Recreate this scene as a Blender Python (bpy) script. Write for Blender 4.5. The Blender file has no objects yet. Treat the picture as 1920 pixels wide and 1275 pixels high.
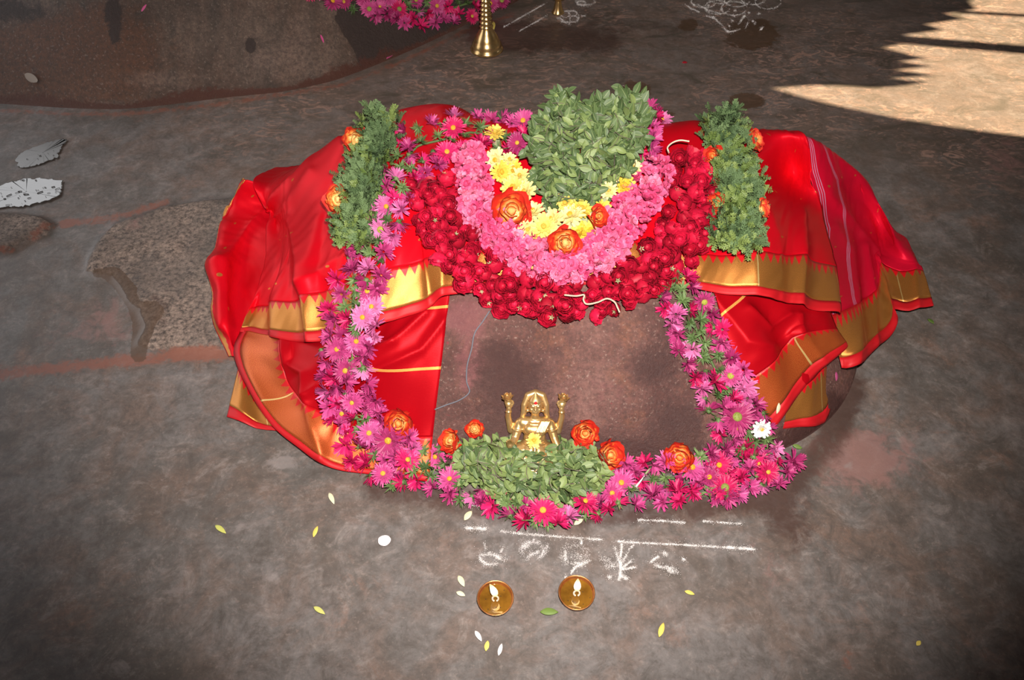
import bpy, math, random
import numpy as np
from mathutils import Vector, Matrix, Quaternion
from mathutils.geometry import tessellate_polygon

random.seed(7)
rng = np.random.RandomState(11)
SC = bpy.context.scene
COL = SC.collection
R = math.radians

# ---------------------------------------------------------------- camera, sky, sun, flash, exposure
FPX = 1465.0
PITCH = R(48.0)
CAMZ = 1.5
cam_d = bpy.data.cameras.new('camera')
cam_d.sensor_width = 36.0
cam_d.lens = 36.0 * FPX / 1920.0
cam_d.clip_start = 0.02
cam = bpy.data.objects.new('camera', cam_d)
cam.location = (0, 0, CAMZ)
cam.rotation_euler = (R(90) - PITCH, 0, 0)
COL.objects.link(cam)
SC.camera = cam

SC.view_settings.view_transform = 'Standard'
SC.view_settings.look = 'None'
SC.view_settings.gamma = 1.0
SC.view_settings.exposure = 0.0
SC.view_settings.use_curve_mapping = False
SC.cycles.use_denoising = True
SC.cycles.max_bounces = 6
SC.cycles.diffuse_bounces = 3
SC.cycles.glossy_bounces = 3
SC.cycles.sample_clamp_indirect = 6.0

world = bpy.data.worlds.new('sky')
SC.world = world
world.use_nodes = True
bg = world.node_tree.nodes['Background']
bg.inputs['Color'].default_value = (0.95, 0.95, 0.97, 1)
bg.inputs['Strength'].default_value = 1.9

SUN_EL, SUN_AZ = R(42), R(12)          # sun stands to the right of the scene
sun_dir = Vector((math.cos(SUN_EL) * math.cos(SUN_AZ), math.cos(SUN_EL) * math.sin(SUN_AZ), math.sin(SUN_EL)))
sun_d = bpy.data.lights.new('sun', 'SUN')
sun_d.energy = 17.5
sun_d.angle = R(0.45)
sun_d.color = (1.0, 0.80, 0.52)
sun = bpy.data.objects.new('sun', sun_d)
sun.rotation_euler = sun_dir.to_track_quat('Z', 'Y').to_euler()
COL.objects.link(sun)

flash_d = bpy.data.lights.new('camera_flash', 'SPOT')
flash_d.energy = 250.0
flash_d.color = (1.0, 0.93, 0.86)
flash_d.spot_size = R(81)
flash_d.spot_blend = 0.74
flash_d.shadow_soft_size = 0.018
flash = bpy.data.objects.new('camera_flash', flash_d)
flash.location = (0.05, 0.07, CAMZ + 0.09)
flash.rotation_euler = (Vector((0.05, 0.07, CAMZ + 0.09)) - Vector((0.06, 1.50, 0.15))).to_track_quat('Z', 'Y').to_euler()
COL.objects.link(flash)

# ---------------------------------------------------------------- picture point -> place
FWD = np.array([0, math.cos(PITCH), -math.sin(PITCH)])
UPV = np.array([0, math.sin(PITCH), math.cos(PITCH)])
CAMP = np.array([0, 0, CAMZ])


def ray(u, v):
    d = FWD + np.array([(u - 960.0) / FPX, 0, 0]) - UPV * ((v - 637.5) / FPX)
    return d


def project(P):
    P = np.asarray(P, float)
    q = P - CAMP
    z = q @ FWD
    z = np.where(z < 0.05, 0.05, z)
    return 960 + FPX * q[..., 0] / z, 637.5 - FPX * (q @ UPV) / z


def snoise(x, y, f, seed):
    r = np.random.RandomState(seed)
    out = 0.0
    for k in range(7):
        a = r.uniform(0, 2 * math.pi)
        ff = f * r.uniform(0.6, 1.7)
        out = out + np.sin((x * math.cos(a) + y * math.sin(a)) * ff + r.uniform(0, 6.28))
    return out / 4.0


MX, MY, MH = 0.12, 1.66, 0.43
MAL, MAR, MBF, MBB = 0.79, 0.80, 0.715, 0.36


def mound_r(x, y):
    x = np.asarray(x, float); y = np.asarray(y, float)
    dx = np.where(x < MX, (MX - x) / MAL, (x - MX) / MAR)
    dy = np.where(y < MY, (MY - y) / MBF, (y - MY) / MBB)
    return (dx ** 2.9 + dy ** 2.9) ** (1 / 2.9)


def mound_z(x, y):
    r = mound_r(x, y)
    q = np.clip(1 - r ** 2.2, 0, None)
    z = MH * q ** 0.85
    z = z + np.clip(q * 4, 0, 1) * (0.012 * snoise(x, y, 9, 3) + 0.005 * snoise(x, y, 27, 4))
    return np.where(r < 1, z, -0.0)


def surf_z(x, y):
    return np.maximum(mound_z(x, y), 0.0)


_S = np.linspace(0.9, 4.6, 2600)


def hit(u, v, off=0.0, near=True):
    """place on the ground / shrine rock seen at picture point u,v, lifted by off"""
    d = ray(u, v)
    P = CAMP + _S[:, None] * d
    g = P[:, 2] - surf_z(P[:, 0], P[:, 1]) - off
    k = np.argmax(g <= 0)
    if g[k] > 0:
        k = len(_S) - 1
    if near and P[k, 1] > 2.05 and 130 < v < 480 and 600 < u < 1600:
        ok = (P[:, 1] > 1.1) & (P[:, 1] < 1.92)
        gg = np.where(ok, g, 9)
        k = int(np.argmin(gg))
        return Vector(P[k])
    if k > 0:
        t = g[k - 1] / (g[k - 1] - g[k] + 1e-9)
        return Vector(P[k - 1] * (1 - t) + P[k] * t)
    return Vector(P[k])


def at_y(u, v, y):
    d = ray(u, v)
    return Vector(CAMP + d * (y / d[1]))


def ground(u, v, z=0.0):
    d = ray(u, v)
    return Vector(CAMP + d * ((CAMZ - z) / -d[2]))


def on_plane(u, v, p0, n):
    d = Vector(ray(u, v)); c = Vector(CAMP)
    return c + d * ((p0 - c).dot(n) / d.dot(n))


def surf_n(p):
    e = 0.03
    gx = float(surf_z(p.x + e, p.y) - surf_z(p.x - e, p.y)) / (2 * e)
    gy = float(surf_z(p.x, p.y + e) - surf_z(p.x, p.y - e)) / (2 * e)
    return Vector((-gx, -gy, 1)).normalized()


# ---------------------------------------------------------------- objects
def mesh_obj(name, verts, faces, mats, parent=None, smooth=True, midx=None, uvs=None):
    me = bpy.data.meshes.new(name)
    me.from_pydata([tuple(v) for v in verts], [], faces)
    for m in (mats if isinstance(mats, (list, tuple)) else [mats]):
        me.materials.append(m)
    if midx is not None:
        me.polygons.foreach_set('material_index', np.asarray(midx, np.int32))
    if smooth:
        me.polygons.foreach_set('use_smooth', np.ones(len(me.polygons), bool))
    if uvs is not None:
        lay = me.uv_layers.new(name='UVMap')
        li = np.empty(len(me.loops), np.int32)
        me.loops.foreach_get('vertex_index', li)
        lay.data.foreach_set('uv', np.asarray(uvs, np.float32)[li].ravel())
    me.update()
    o = bpy.data.objects.new(name, me)
    COL.objects.link(o)
    if parent is not None:
        o.parent = parent
    return o


def place(o, p, rot=None, s=1.0, base=None):
    if base is not None:
        p = Vector(p) - Vector(base)
    o.location = p
    if rot is not None:
        o.rotation_mode = 'QUATERNION'
        o.rotation_quaternion = rot
    o.scale = (s, s, s) if not isinstance(s, (tuple, list)) else s
    return o


def inst(src, name=None, parent=None):
    o = src.copy()
    if name: o.name = name
    COL.objects.link(o)
    o.parent = parent
    return o


def obj_from(me, name, parent=None):
    o = bpy.data.objects.new(name, me)
    COL.objects.link(o)
    if parent is not None:
        o.parent = parent
    return o


def thing(name, label, cat, loc=(0, 0, 0), group=None):
    o = bpy.data.objects.new(name, None)
    COL.objects.link(o)
    o.location = loc
    o.empty_display_size = 0.03
    tag(o, label, cat, group)
    return o


def tag(o, label, cat, group=None):
    o['label'] = label; o['category'] = cat
    if group: o['group'] = group
    return o


def rot_to(n, spin=0.0, tilt=0.0):
    n = Vector(n).normalized()
    q = Vector((0, 0, 1)).rotation_difference(n)
    if tilt:
        a = random.uniform(0, 6.283)
        q = q @ Quaternion((math.cos(a), math.sin(a), 0), tilt)
    return q @ Quaternion((0, 0, 1), spin)


class MB:
    """collects geometry for one mesh"""
    def __init__(s):
        s.v = []; s.f = []; s.m = []; s.uv = []

    def add(s, v, f, m=0, uv=None):
        o = len(s.v)
        s.v += [tuple(p) for p in v]
        s.uv += (uv if uv is not None else [(0, 0)] * len(v))
        for q in f:
            s.f.append(tuple(i + o for i in q)); s.m.append(m)
        return s

    def grid(s, P, m=0, uv=None, wrap=False):
        P = np.asarray(P, float); a, b = P.shape[:2]
        f = []
        for i in range(a - 1):
            for j in range(b if wrap else b - 1):
                k = (j + 1) % b
                f.append((i * b + j, i * b + k, (i + 1) * b + k, (i + 1) * b + j))
        return s.add(P.reshape(-1, 3), f, m, uv)

    def mesh(s, name, mats, uv=False):
        o = mesh_obj(name, s.v, s.f, mats, None, True, s.m, s.uv if uv else None)
        me = o.data
        bpy.data.objects.remove(o)
        return me

    def build(s, name, mats, parent=None, uv=False):
        return mesh_obj(name, s.v, s.f, mats, parent, True, s.m, s.uv if uv else None)

    def lathe(s, prof, n=32, m=0, c=(0, 0, 0)):
        P = np.array([[(c[0] + r * math.cos(2 * math.pi * j / n), c[1] + r * math.sin(2 * math.pi * j / n), c[2] + z)
                       for j in range(n)] for r, z in prof])
        return s.grid(P, m, wrap=True)

    def tube(s, pts, r, n=6, m=0, taper=None):
        pts = [Vector(p) for p in pts]
        rows = []
        up = Vector((0, 0, 1))
        for i, p in enumerate(pts):
            t = (pts[min(i + 1, len(pts) - 1)] - pts[max(i - 1, 0)]).normalized()
            a = t.cross(up)
            if a.length < 1e-3: a = t.cross(Vector((1, 0, 0)))
            a.normalize(); b = t.cross(a)
            rr = r * (taper[i] if taper else 1)
            rows.append([p + a * (rr * math.cos(6.2832 * j / n)) + b * (rr * math.sin(6.2832 * j / n)) for j in range(n)])
        k0 = len(s.v)
        s.grid(np.array(rows), m, wrap=True)
        L = len(pts)
        s.f.append(tuple(k0 + j for j in range(n))); s.m.append(m)
        s.f.append(tuple(k0 + (L - 1) * n + j for j in reversed(range(n)))); s.m.append(m)
        return s


# ---------------------------------------------------------------- node helper
class NT:
    def __init__(s, name):
        s.mat = bpy.data.materials.new(name)
        s.mat.use_nodes = True
        s.t = s.mat.node_tree
        s.b = s.t.nodes['Principled BSDF']

    def n(s, typ, ins=None, **kw):
        x = s.t.nodes.new(typ)
        for k, v in kw.items(): setattr(x, k, v)
        for k, v in (ins or {}).items(): s.set(x.inputs[k], v)
        return x

    def set(s, sock, v):
        if hasattr(v, 'is_output'): s.t.links.new(v, sock)
        elif isinstance(v, (tuple, list)) and len(v) == 3 and sock.type == 'RGBA': sock.default_value = (*v, 1)
        else: sock.default_value = v

    def p(s, **kw):
        for k, v in kw.items():
            s.set(s.b.inputs[k.replace('_', ' ')], v)
        return s

    def math(s, op, a, b=0.0, c=None, clamp=False):
        x = s.n('ShaderNodeMath', operation=op, use_clamp=clamp)
        s.set(x.inputs[0], a); s.set(x.inputs[1], b)
        if c is not None: s.set(x.inputs[2], c)
        return x.outputs[0]

    def mix(s, f, a, b, blend='MIX'):
        x = s.n('ShaderNodeMix', data_type='RGBA', blend_type=blend)
        s.set(x.inputs[0], f); s.set(x.inputs[6], a); s.set(x.inputs[7], b)
        return x.outputs[2]

    def ramp(s, f, stops, interp='LINEAR'):
        x = s.n('ShaderNodeValToRGB')
        x.color_ramp.interpolation = interp
        e = x.color_ramp.elements
        while len(e) < len(stops): e.new(0.5)
        for i, (p, c) in enumerate(stops):
            e[i].position = p
            e[i].color = (c, c, c, 1) if not isinstance(c, (tuple, list)) else (*c, 1)
        s.set(x.inputs[0], f)
        return x.outputs[0]

    def noise(s, scale, detail=4, rough=0.6, vec=None, dist=0.0, col=False):
        x = s.n('ShaderNodeTexNoise', {'Scale': scale, 'Detail': detail, 'Roughness': rough, 'Distortion': dist})
        if vec is not None: s.set(x.inputs['Vector'], vec)
        return x.outputs[1 if col else 0]

    def coord(s, which='Object'):
        return s.n('ShaderNodeTexCoord').outputs[which]

    def mapping(s, vec, scale=(1, 1, 1), rot=(0, 0, 0)):
        return s.n('ShaderNodeMapping', {'Vector': vec, 'Scale': scale, 'Rotation': rot}).outputs[0]

    def attr(s, name):
        return s.n('ShaderNodeAttribute', attribute_name=name).outputs['Fac']

    def bump(s, h, strength=0.3, dist=0.01):
        return s.n('ShaderNodeBump', {'Height': h, 'Strength': strength, 'Distance': dist}).outputs[0]

    def rnd(s):
        return s.n('ShaderNodeObjectInfo').outputs['Random']


def simple(name, col, rough=0.5, **kw):
    t = NT(name); t.p(Base_Color=col, Roughness=rough, **kw)
    return t.mat


def varied(name, c0, c1, rough=0.6, noise_scale=40, **kw):
    """colour varies from piece to piece and a little within the piece"""
    t = NT(name)
    nz = t.noise(noise_scale, 3, 0.6, t.coord())
    f = t.math('ADD', t.math('MULTIPLY', t.rnd(), 0.7), t.math('MULTIPLY', nz, 0.4))
    t.p(Base_Color=t.ramp(f, [(0.1, c0), (0.95, c1)]), Roughness=rough, **kw)
    return t.mat
# ---------------------------------------------------------------- stone materials
def edge(t, m, nz, lo=0.42, hi=0.58, amt=1.7):
    """a stain's soft mask broken up into a ragged outline"""
    x = t.math('ADD', m, t.math('MULTIPLY', t.math('SUBTRACT', nz, 0.5), amt))
    r = t.n('ShaderNodeMapRange', {'Value': x, 'From Min': lo, 'From Max': hi})
    r.interpolation_type = 'SMOOTHSTEP'
    return r.outputs[0]


def floor_material():
    t = NT('polished_bedrock')
    c = t.coord()
    big = t.noise(1.6, 5, 0.6, c)
    mid = t.noise(7, 6, 0.65, c, 0.6)
    fine = t.noise(70, 5, 0.7, c)
    ragged = t.noise(22, 6, 0.7, c, 0.8)
    base = t.ramp(big, [(0.34, (0.100, 0.090, 0.078)), (0.5, (0.152, 0.139, 0.126)), (0.64, (0.195, 0.172, 0.154))])
    base = t.mix(t.ramp(mid, [(0.44, 0), (0.62, 0.7)]), base, (0.150, 0.098, 0.070))
    base = t.mix(t.ramp(t.noise(3.3, 6, 0.65, c), [(0.48, 0), (0.64, 0.7)]), base, (0.068, 0.060, 0.048))
    base = t.mix(t.ramp(t.noise(12, 6, 0.7, c, 0.5), [(0.50, 0), (0.64, 0.55)]), base, (0.085, 0.068, 0.055))
    # scratchy pinkish flecks lying in swirls
    sw = t.noise(10, 5, 0.6, t.mapping(c, (1.0, 1.9, 1), (0, 0, 0.25)), 3.4)
    fl = t.math('MULTIPLY', t.ramp(sw, [(0.53, 0), (0.60, 1)]), t.ramp(t.noise(2.6, 3, 0.5, c), [(0.40, 0.1), (0.58, 1.0)]))
    base = t.mix(t.math('MULTIPLY', fl, t.math('ADD', 0.10, t.attr('fleck'))), base, (0.36, 0.22, 0.165))
    base = t.mix(t.ramp(t.noise(5.2, 8, 0.75, c, 0.4), [(0.58, 0), (0.70, 0.5)]), base, (0.25, 0.130, 0.082))
    cl = t.noise(16, 10, 0.82, c, 0.6)
    base = t.mix(t.ramp(cl, [(0.36, 0.75), (0.50, 0)]), base, (0.066, 0.056, 0.046))
    base = t.mix(t.ramp(cl, [(0.53, 0), (0.66, 0.65)]), base, (0.27, 0.235, 0.205))
    base = t.mix(t.ramp(fine, [(0.34, 0.4), (0.58, 0)]), base, (0.055, 0.046, 0.038))
    base = t.mix(t.ramp(t.noise(120, 3, 0.6, c), [(0.60, 0), (0.74, 0.3)]), base, (0.30, 0.24, 0.20))
    base = t.mix(t.math('MULTIPLY', t.attr('fleck'), 0.35), base, t.mix(mid, (0.135, 0.085, 0.058), (0.23, 0.160, 0.118)))
    base = t.mix(t.math('MULTIPLY', fl, t.math('MULTIPLY', t.attr('fleck'), .55)), base, (0.33, 0.21, 0.155))
    base = t.mix(t.math('MULTIPLY', t.ramp(t.noise(6, 6, .7, t.mapping(c, (1, 2, 1)), 1.2), [(.5, 0), (.66, 1)]), t.attr('fleck')), base, (0.075, 0.062, 0.045))
    rough_m = edge(t, t.attr('rough'), ragged, 0.44, 0.54, 0.5)
    gran = t.mix(t.ramp(t.noise(85, 4, 0.75, c), [(0.36, 0), (0.66, 1)]), (0.060, 0.048, 0.040), (0.34, 0.26, 0.20))
    gran = t.mix(t.ramp(t.noise(6, 4, 0.6, c), [(0.4, 0), (0.7, 0.7)]), gran, (0.085, 0.075, 0.066))
    base = t.mix(rough_m, base, gran)
    base = t.mix(t.math('MULTIPLY', edge(t, t.attr('pink'), ragged, 0.3, 0.8), 0.65), base, (0.25, 0.135, 0.115))
    base = t.mix(t.math('MULTIPLY', edge(t, t.attr('pale'), ragged, 0.35, 0.7), 0.5), base, (0.24, 0.21, 0.19))
    base = t.mix(t.math('MULTIPLY', edge(t, t.attr('rust'), t.noise(34, 6, .75, c, 1.0), 0.35, 1.0, 2.4), 0.75), base, (0.23, 0.080, 0.048))
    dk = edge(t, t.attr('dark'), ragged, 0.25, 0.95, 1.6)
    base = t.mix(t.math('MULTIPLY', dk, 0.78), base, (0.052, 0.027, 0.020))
    wet = edge(t, t.attr('wet'), ragged, 0.42, 0.5, 0.9)
    base = t.mix(t.math('MULTIPLY', wet, 0.75), base, (0.075, 0.040, 0.019))
    base = t.mix(1.0, base, (1.27, 1.25, 1.33), 'MULTIPLY')
    ro = t.math('ADD', t.math('MULTIPLY', mid, 0.22), 0.40)
    ro = t.math('ADD', ro, t.math('MULTIPLY', rough_m, 0.3))
    ro = t.math('SUBTRACT', ro, t.math('MULTIPLY', t.math('MAXIMUM', dk, wet), 0.12))
    bh = t.math('ADD', t.math('MULTIPLY', fine, t.math('ADD', 0.10, t.math('MULTIPLY', rough_m, 0.9))), t.math('MULTIPLY', mid, 0.25))
    t.p(Base_Color=base, Roughness=ro, Normal=t.bump(bh, 0.45, 0.012))
    t.b.inputs['Specular IOR Level'].default_value = 0.45
    return t.mat


def shrine_material():
    t = NT('kumkum_stained_rock')
    c = t.coord()
    ragged = t.noise(26, 7, 0.75, c, 0.5)
    gr = t.noise(110, 5, 0.8, c)
    base = t.ramp(t.noise(5, 6, 0.65, c), [(0.34, (0.095, 0.035, 0.030)), (0.5, (0.175, 0.076, 0.064)), (0.66, (0.26, 0.128, 0.108))])
    base = t.mix(t.ramp(t.noise(11, 5, 0.7, c), [(0.52, 0), (0.7, 0.55)]), base, (0.30, 0.115, 0.060))
    base = t.mix(t.ramp(gr, [(0.38, 0.6), (0.6, 0)]), base, (0.055, 0.030, 0.026))
    base = t.mix(t.ramp(t.noise(160, 3, 0.6, c), [(0.60, 0), (0.72, 0.55)]), base, (0.42, 0.30, 0.25))
    base = t.mix(t.math('MULTIPLY', edge(t, t.attr('pink'), ragged, 0.3, 0.9), 0.55), base, (0.26, 0.085, 0.095))
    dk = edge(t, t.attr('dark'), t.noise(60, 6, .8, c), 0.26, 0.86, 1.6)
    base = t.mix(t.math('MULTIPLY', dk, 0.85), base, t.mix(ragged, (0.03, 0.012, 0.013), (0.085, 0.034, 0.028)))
    base = t.mix(t.ramp(t.noise(48, 3, 0.6, c), [(0.70, 0), (0.76, 0.6)]), base, (0.30, 0.02, 0.045))
    t.p(Base_Color=base, Roughness=t.math('SUBTRACT', 0.62, t.math('MULTIPLY', dk, 0.15)),
        Normal=t.bump(t.math('ADD', gr, t.math('MULTIPLY', ragged, 0.8)), 0.55, 0.008))
    return t.mat


def boulder_material():
    t = NT('brown_boulder_rock')
    c = t.coord()
    ragged = t.noise(14, 7, 0.75, c, 0.5)
    gr = t.noise(70, 6, 0.8, c)
    streak = t.noise(5, 5, 0.7, t.mapping(c, (2.6, 0.5, 0.6), (0, 0, 0.25)), 0.5)
    base = t.ramp(t.noise(2.2, 6, 0.65, c), [(0.36, (0.068, 0.040, 0.028)), (0.5, (0.142, 0.086, 0.062)), (0.64, (0.225, 0.150, 0.115))])
    base = t.mix(t.ramp(streak, [(0.42, 0), (0.68, 0.8)]), base, (0.066, 0.054, 0.044))
    base = t.mix(t.math('MULTIPLY', edge(t, t.attr('brown'), ragged, 0.2, 0.8), 0.7), base, (0.18, 0.068, 0.030))
    base = t.mix(t.math('MULTIPLY', edge(t, t.attr('pale'), ragged, 0.2, 0.8), 0.6), base, (0.30, 0.20, 0.16))
    base = t.mix(t.ramp(gr, [(0.36, 0.7), (0.62, 0)]), base, (0.035, 0.026, 0.022))
    base = t.mix(t.ramp(t.noise(120, 3, 0.6, c), [(0.58, 0), (0.72, 0.45)]), base, (0.36, 0.27, 0.22))
    base = t.mix(t.math('MULTIPLY', edge(t, t.attr('dark'), ragged, 0.42, 0.54, 0.9), 0.88), base, (0.036, 0.022, 0.019))
    base = t.mix(t.math('MULTIPLY', edge(t, t.attr('rust'), t.noise(24, 7, .78, c, .8), 0.35, 0.75, 2.6), 0.85), base, (0.085, 0.024, 0.013))
    t.p(Base_Color=base, Roughness=0.6, Normal=t.bump(t.math('ADD', gr, t.math('MULTIPLY', ragged, 1.2)), 0.6, 0.012))
    return t.mat


# ---------------------------------------------------------------- painting stains on the stone (soft masks by place)
def seg_dist(u, v, pts):
    d = np.full(np.shape(u), 1e9)
    for (x0, y0), (x1, y1) in zip(pts[:-1], pts[1:]):
        dx, dy = x1 - x0, y1 - y0
        L = dx * dx + dy * dy + 1e-9
        t = np.clip(((u - x0) * dx + (v - y0) * dy) / L, 0, 1)
        d = np.minimum(d, np.hypot(u - x0 - t * dx, v - y0 - t * dy))
    return d


def in_poly(u, v, pts):
    c = np.zeros(np.shape(u), bool)
    n = len(pts)
    for i in range(n):
        x0, y0 = pts[i]; x1, y1 = pts[(i + 1) % n]
        cond = ((y0 > v) != (y1 > v))
        xx = (x1 - x0) * (v - y0) / (y1 - y0 + 1e-12) + x0
        c ^= cond & (u < xx)
    return c


def sdist(u, v, pts):
    d = seg_dist(u, v, list(pts) + [pts[0]])
    return np.where(in_poly(u, v, pts), d, -d)


def stroke(u, v, pts, w, s=1.0):
    return s * np.exp(-(seg_dist(u, v, pts) / w) ** 2)


def blob(u, v, x, y, rx, ry, s=1.0):
    return s * np.exp(-(((u - x) / rx) ** 2 + ((v - y) / ry) ** 2))


def set_attr(o, name, arr):
    a = o.data.attributes.new(name, 'FLOAT', 'POINT')
    a.data.foreach_set('value', np.ascontiguousarray(arr, np.float32).ravel())


# ---------------------------------------------------------------- floor
ROUGH_POLY = [(190, 445), (215, 420), (262, 405), (305, 388), (370, 377), (430, 372), (520, 380), (520, 640), (440, 655),
              (340, 650), (285, 655), (255, 645), (275, 610), (262, 580), (240, 560), (228, 535), (212, 517), (180, 512), (162, 506), (170, 480)]
ROUGH2 = [(-40, 402), (40, 402), (75, 408), (98, 420), (88, 438), (55, 450), (20, 470), (-40, 475)]


def smooth01(x):
    x = np.clip(x, 0, 1)
    return x * x * (3 - 2 * x)


def axis(a, b, c, d, fine, coarse):
    return np.concatenate([np.arange(a, b, coarse), np.arange(b, c, fine), np.arange(c, d + coarse, coarse)])


def build_floor():
    xs = axis(-5.0, -2.15, 2.15, 6.5, 0.0095, 0.12)
    ys = axis(-3.0, 0.42, 3.5, 8.6, 0.0095, 0.12)
    X, Y = np.meshgrid(xs, ys)
    U, V = project(np.stack([X, Y, np.zeros_like(X)], -1))
    ok = (Y > 0.3)
    d1 = np.where(ok, sdist(U, V, ROUGH_POLY), -999)
    d2 = np.where(ok, sdist(U, V, ROUGH2), -999)
    k1 = smooth01((d1 + 10) / 20.0); k2 = smooth01((d2 + 8) / 16.0)
    Z = 0.0035 * snoise(X, Y, 3.0, 21) - 0.004
    Z = np.minimum(Z, 0)
    Z = Z + k1 * (0.012 + 0.004 * snoise(X, Y, 30, 5) + 0.002 * snoise(X, Y, 90, 6)) + k2 * (0.016 + 0.005 * snoise(X, Y, 34, 8))
    # shallow step along the rusty seam
    seam = 700 - 0.07 * U
    Z = Z - np.where(ok & (U < 700), smooth01((seam - V + 40) / 60) * smooth01((V - 400) / 80) * 0.0, 0)
    ny, nx = X.shape
    idx = np.arange(nx * ny).reshape(ny, nx)
    F = np.stack([idx[:-1, :-1], idx[:-1, 1:], idx[1:, 1:], idx[1:, :-1]], -1).reshape(-1, 4)
    o = mesh_obj('floor', np.stack([X, Y, Z], -1).reshape(-1, 3).tolist(), F.tolist(), floor_material())
    o['kind'] = 'structure'
    o['label'] = 'dark polished bedrock floor with rusty seams'
    set_attr(o, 'rough', np.clip(np.maximum(0.5 + d1 / 30.0, 0.5 + d2 / 26.0), 0, 1))
    rust = (stroke(U, V, [(-60, 705), (60, 692), (150, 682), (250, 672), (330, 664), (450, 662)], 15, 1.0)
            + stroke(U, V, [(120, 415), (200, 408), (262, 392), (310, 375)], 9, 0.9)
            + stroke(U, V, [(60, 448), (90, 425), (130, 416)], 8, 0.7)
            + stroke(U, V, [(-20, 473), (22, 468)], 6, 1.0)
            + stroke(U, V, [(0, 205), (130, 212), (235, 212), (420, 192), (640, 158), (760, 112), (880, 55), (960, 28)], 6, 0.75)
            + stroke(U, V, [(330, 660), (400, 655)], 10, 0.5)
            + blob(U, V, 1590, 1230, 14, 60, 0.5) + blob(U, V, 1560, 1100, 20, 30, 0.4))
    set_attr(o, 'rust', rust * ok)
    set_attr(o, 'wet', ok * (stroke(U, V, [(212, 517), (238, 548), (255, 580), (262, 620), (258, 662)], 15, 1.0)
                             + stroke(U, V, [(262, 640), (280, 610), (283, 585)], 14, 0.9) + blob(U, V, 290, 585, 22, 20, .8)
                             + stroke(U, V, [(180, 512), (222, 515), (250, 545)], 7, 0.9)
                             + blob(U, V, 1400, 188, 40, 18, 0.95) + blob(U, V, 1410, 62, 55, 30, 1.1) + blob(U, V, 1290, 45, 25, 15, 0.8)
                             + blob(U, V, 1190, 170, 40, 26, 0.8) + blob(U, V, 1240, 215, 30, 18, 0.7)))
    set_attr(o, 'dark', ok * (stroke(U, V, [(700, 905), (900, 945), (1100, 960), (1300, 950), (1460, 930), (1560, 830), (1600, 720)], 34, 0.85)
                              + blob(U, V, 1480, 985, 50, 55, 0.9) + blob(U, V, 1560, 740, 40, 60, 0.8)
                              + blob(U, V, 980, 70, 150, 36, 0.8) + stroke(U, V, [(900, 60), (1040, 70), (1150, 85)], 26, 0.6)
                              + stroke(U, V, [(200, 400), (330, 380)], 6, 0.3)
                              + blob(U, V, 60, 985, 220, 130, 0.34) + blob(U, V, 250, 1120, 120, 80, 0.3)
                              + stroke(U, V, [(1110, 25), (1330, 70), (1480, 90)], 30, 0.35)
                              + stroke(U, V, [(290, 560), (310, 575)], 8, 0.9) + stroke(U, V, [(285, 600), (310, 608)], 7, 0.7)))
    set_attr(o, 'pink', ok * (blob(U, V, 1600, 860, 90, 70, 0.75) + blob(U, V, 210, 590, 60, 70, 0.4) + blob(U, V, 240, 420, 90, 20, 0.4)
                              + blob(U, V, 1700, 860, 120, 60, 0.35) + blob(U, V, 1450, 1080, 60, 60, 0.35) + blob(U, V, 1880, 300, 60, 60, 0.6)
                              + blob(U, V, 120, 620, 150, 50, .3)
                              + blob(U, V, 1330, 1000, 120, 40, 0.3)))
    set_attr(o, 'pale', ok * (blob(U, V, 530, 865, 30, 16, 1.1) + blob(U, V, 320, 1105, 34, 20, 0.6) + blob(U, V, 450, 985, 22, 14, 0.6)
                              + blob(U, V, 225, 1250, 40, 30, 0.5) + blob(U, V, 360, 930, 60, 60, 0.4) + blob(U, V, 60, 270, 130, 60, 0.30)
                              + blob(U, V, 1595, 870, 14, 10, 0.6) + blob(U, V, 510, 1080, 12, 14, 0.7)))
    far = smooth01((420 - V) / 180.0)
    set_attr(o, 'fleck', ok * far * 0.85 * smooth01((U - 250) / 450.0))
    return o


def build_mound():
    nt, nr = 420, 130
    th = np.linspace(0, 2 * math.pi, nt, endpoint=False)
    rr = np.concatenate([np.linspace(0.0, 0.985, nr - 6), [0.993, 0.998, 1.0, 1.004, 1.01, 1.02]])
    cx, sy = np.cos(th), np.sin(th)
    base = np.hypot(0, 0)
    P = np.zeros((nr, nt, 3))
    # unit direction scaled so that mound_r == 1
    ax = np.where(cx < 0, MAL, MAR); ay = np.where(sy < 0, MBF, MBB)
    den = ((np.abs(cx) / ax) ** 2.9 + (np.abs(sy) / ay) ** 2.9) ** (1 / 2.9)
    for i, r in enumerate(rr):
        x = MX + r * cx / den; y = MY + r * sy / den
        z = mound_z(x, y) if r < 1 else np.full_like(x, -0.012)
        P[i] = np.stack([x, y, z], -1)
    b = MB().grid(P, wrap=True)
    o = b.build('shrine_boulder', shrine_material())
    tag(o, 'rounded shrine rock stained with red powder, under the red silk sari', 'rock')
    v = np.array(b.v)
    U, V = project(v)
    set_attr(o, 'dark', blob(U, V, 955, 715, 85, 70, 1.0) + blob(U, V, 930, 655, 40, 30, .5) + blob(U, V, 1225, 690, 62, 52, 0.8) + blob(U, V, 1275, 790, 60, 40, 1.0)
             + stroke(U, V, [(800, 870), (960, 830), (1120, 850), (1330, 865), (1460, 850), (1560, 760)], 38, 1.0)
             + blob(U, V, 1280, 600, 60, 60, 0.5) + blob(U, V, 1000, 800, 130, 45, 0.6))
    set_attr(o, 'pink', blob(U, V, 870, 590, 60, 40, 1.0) + blob(U, V, 880, 690, 40, 60, 0.8) + blob(U, V, 1120, 740, 120, 60, 0.4))
    return o


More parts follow.
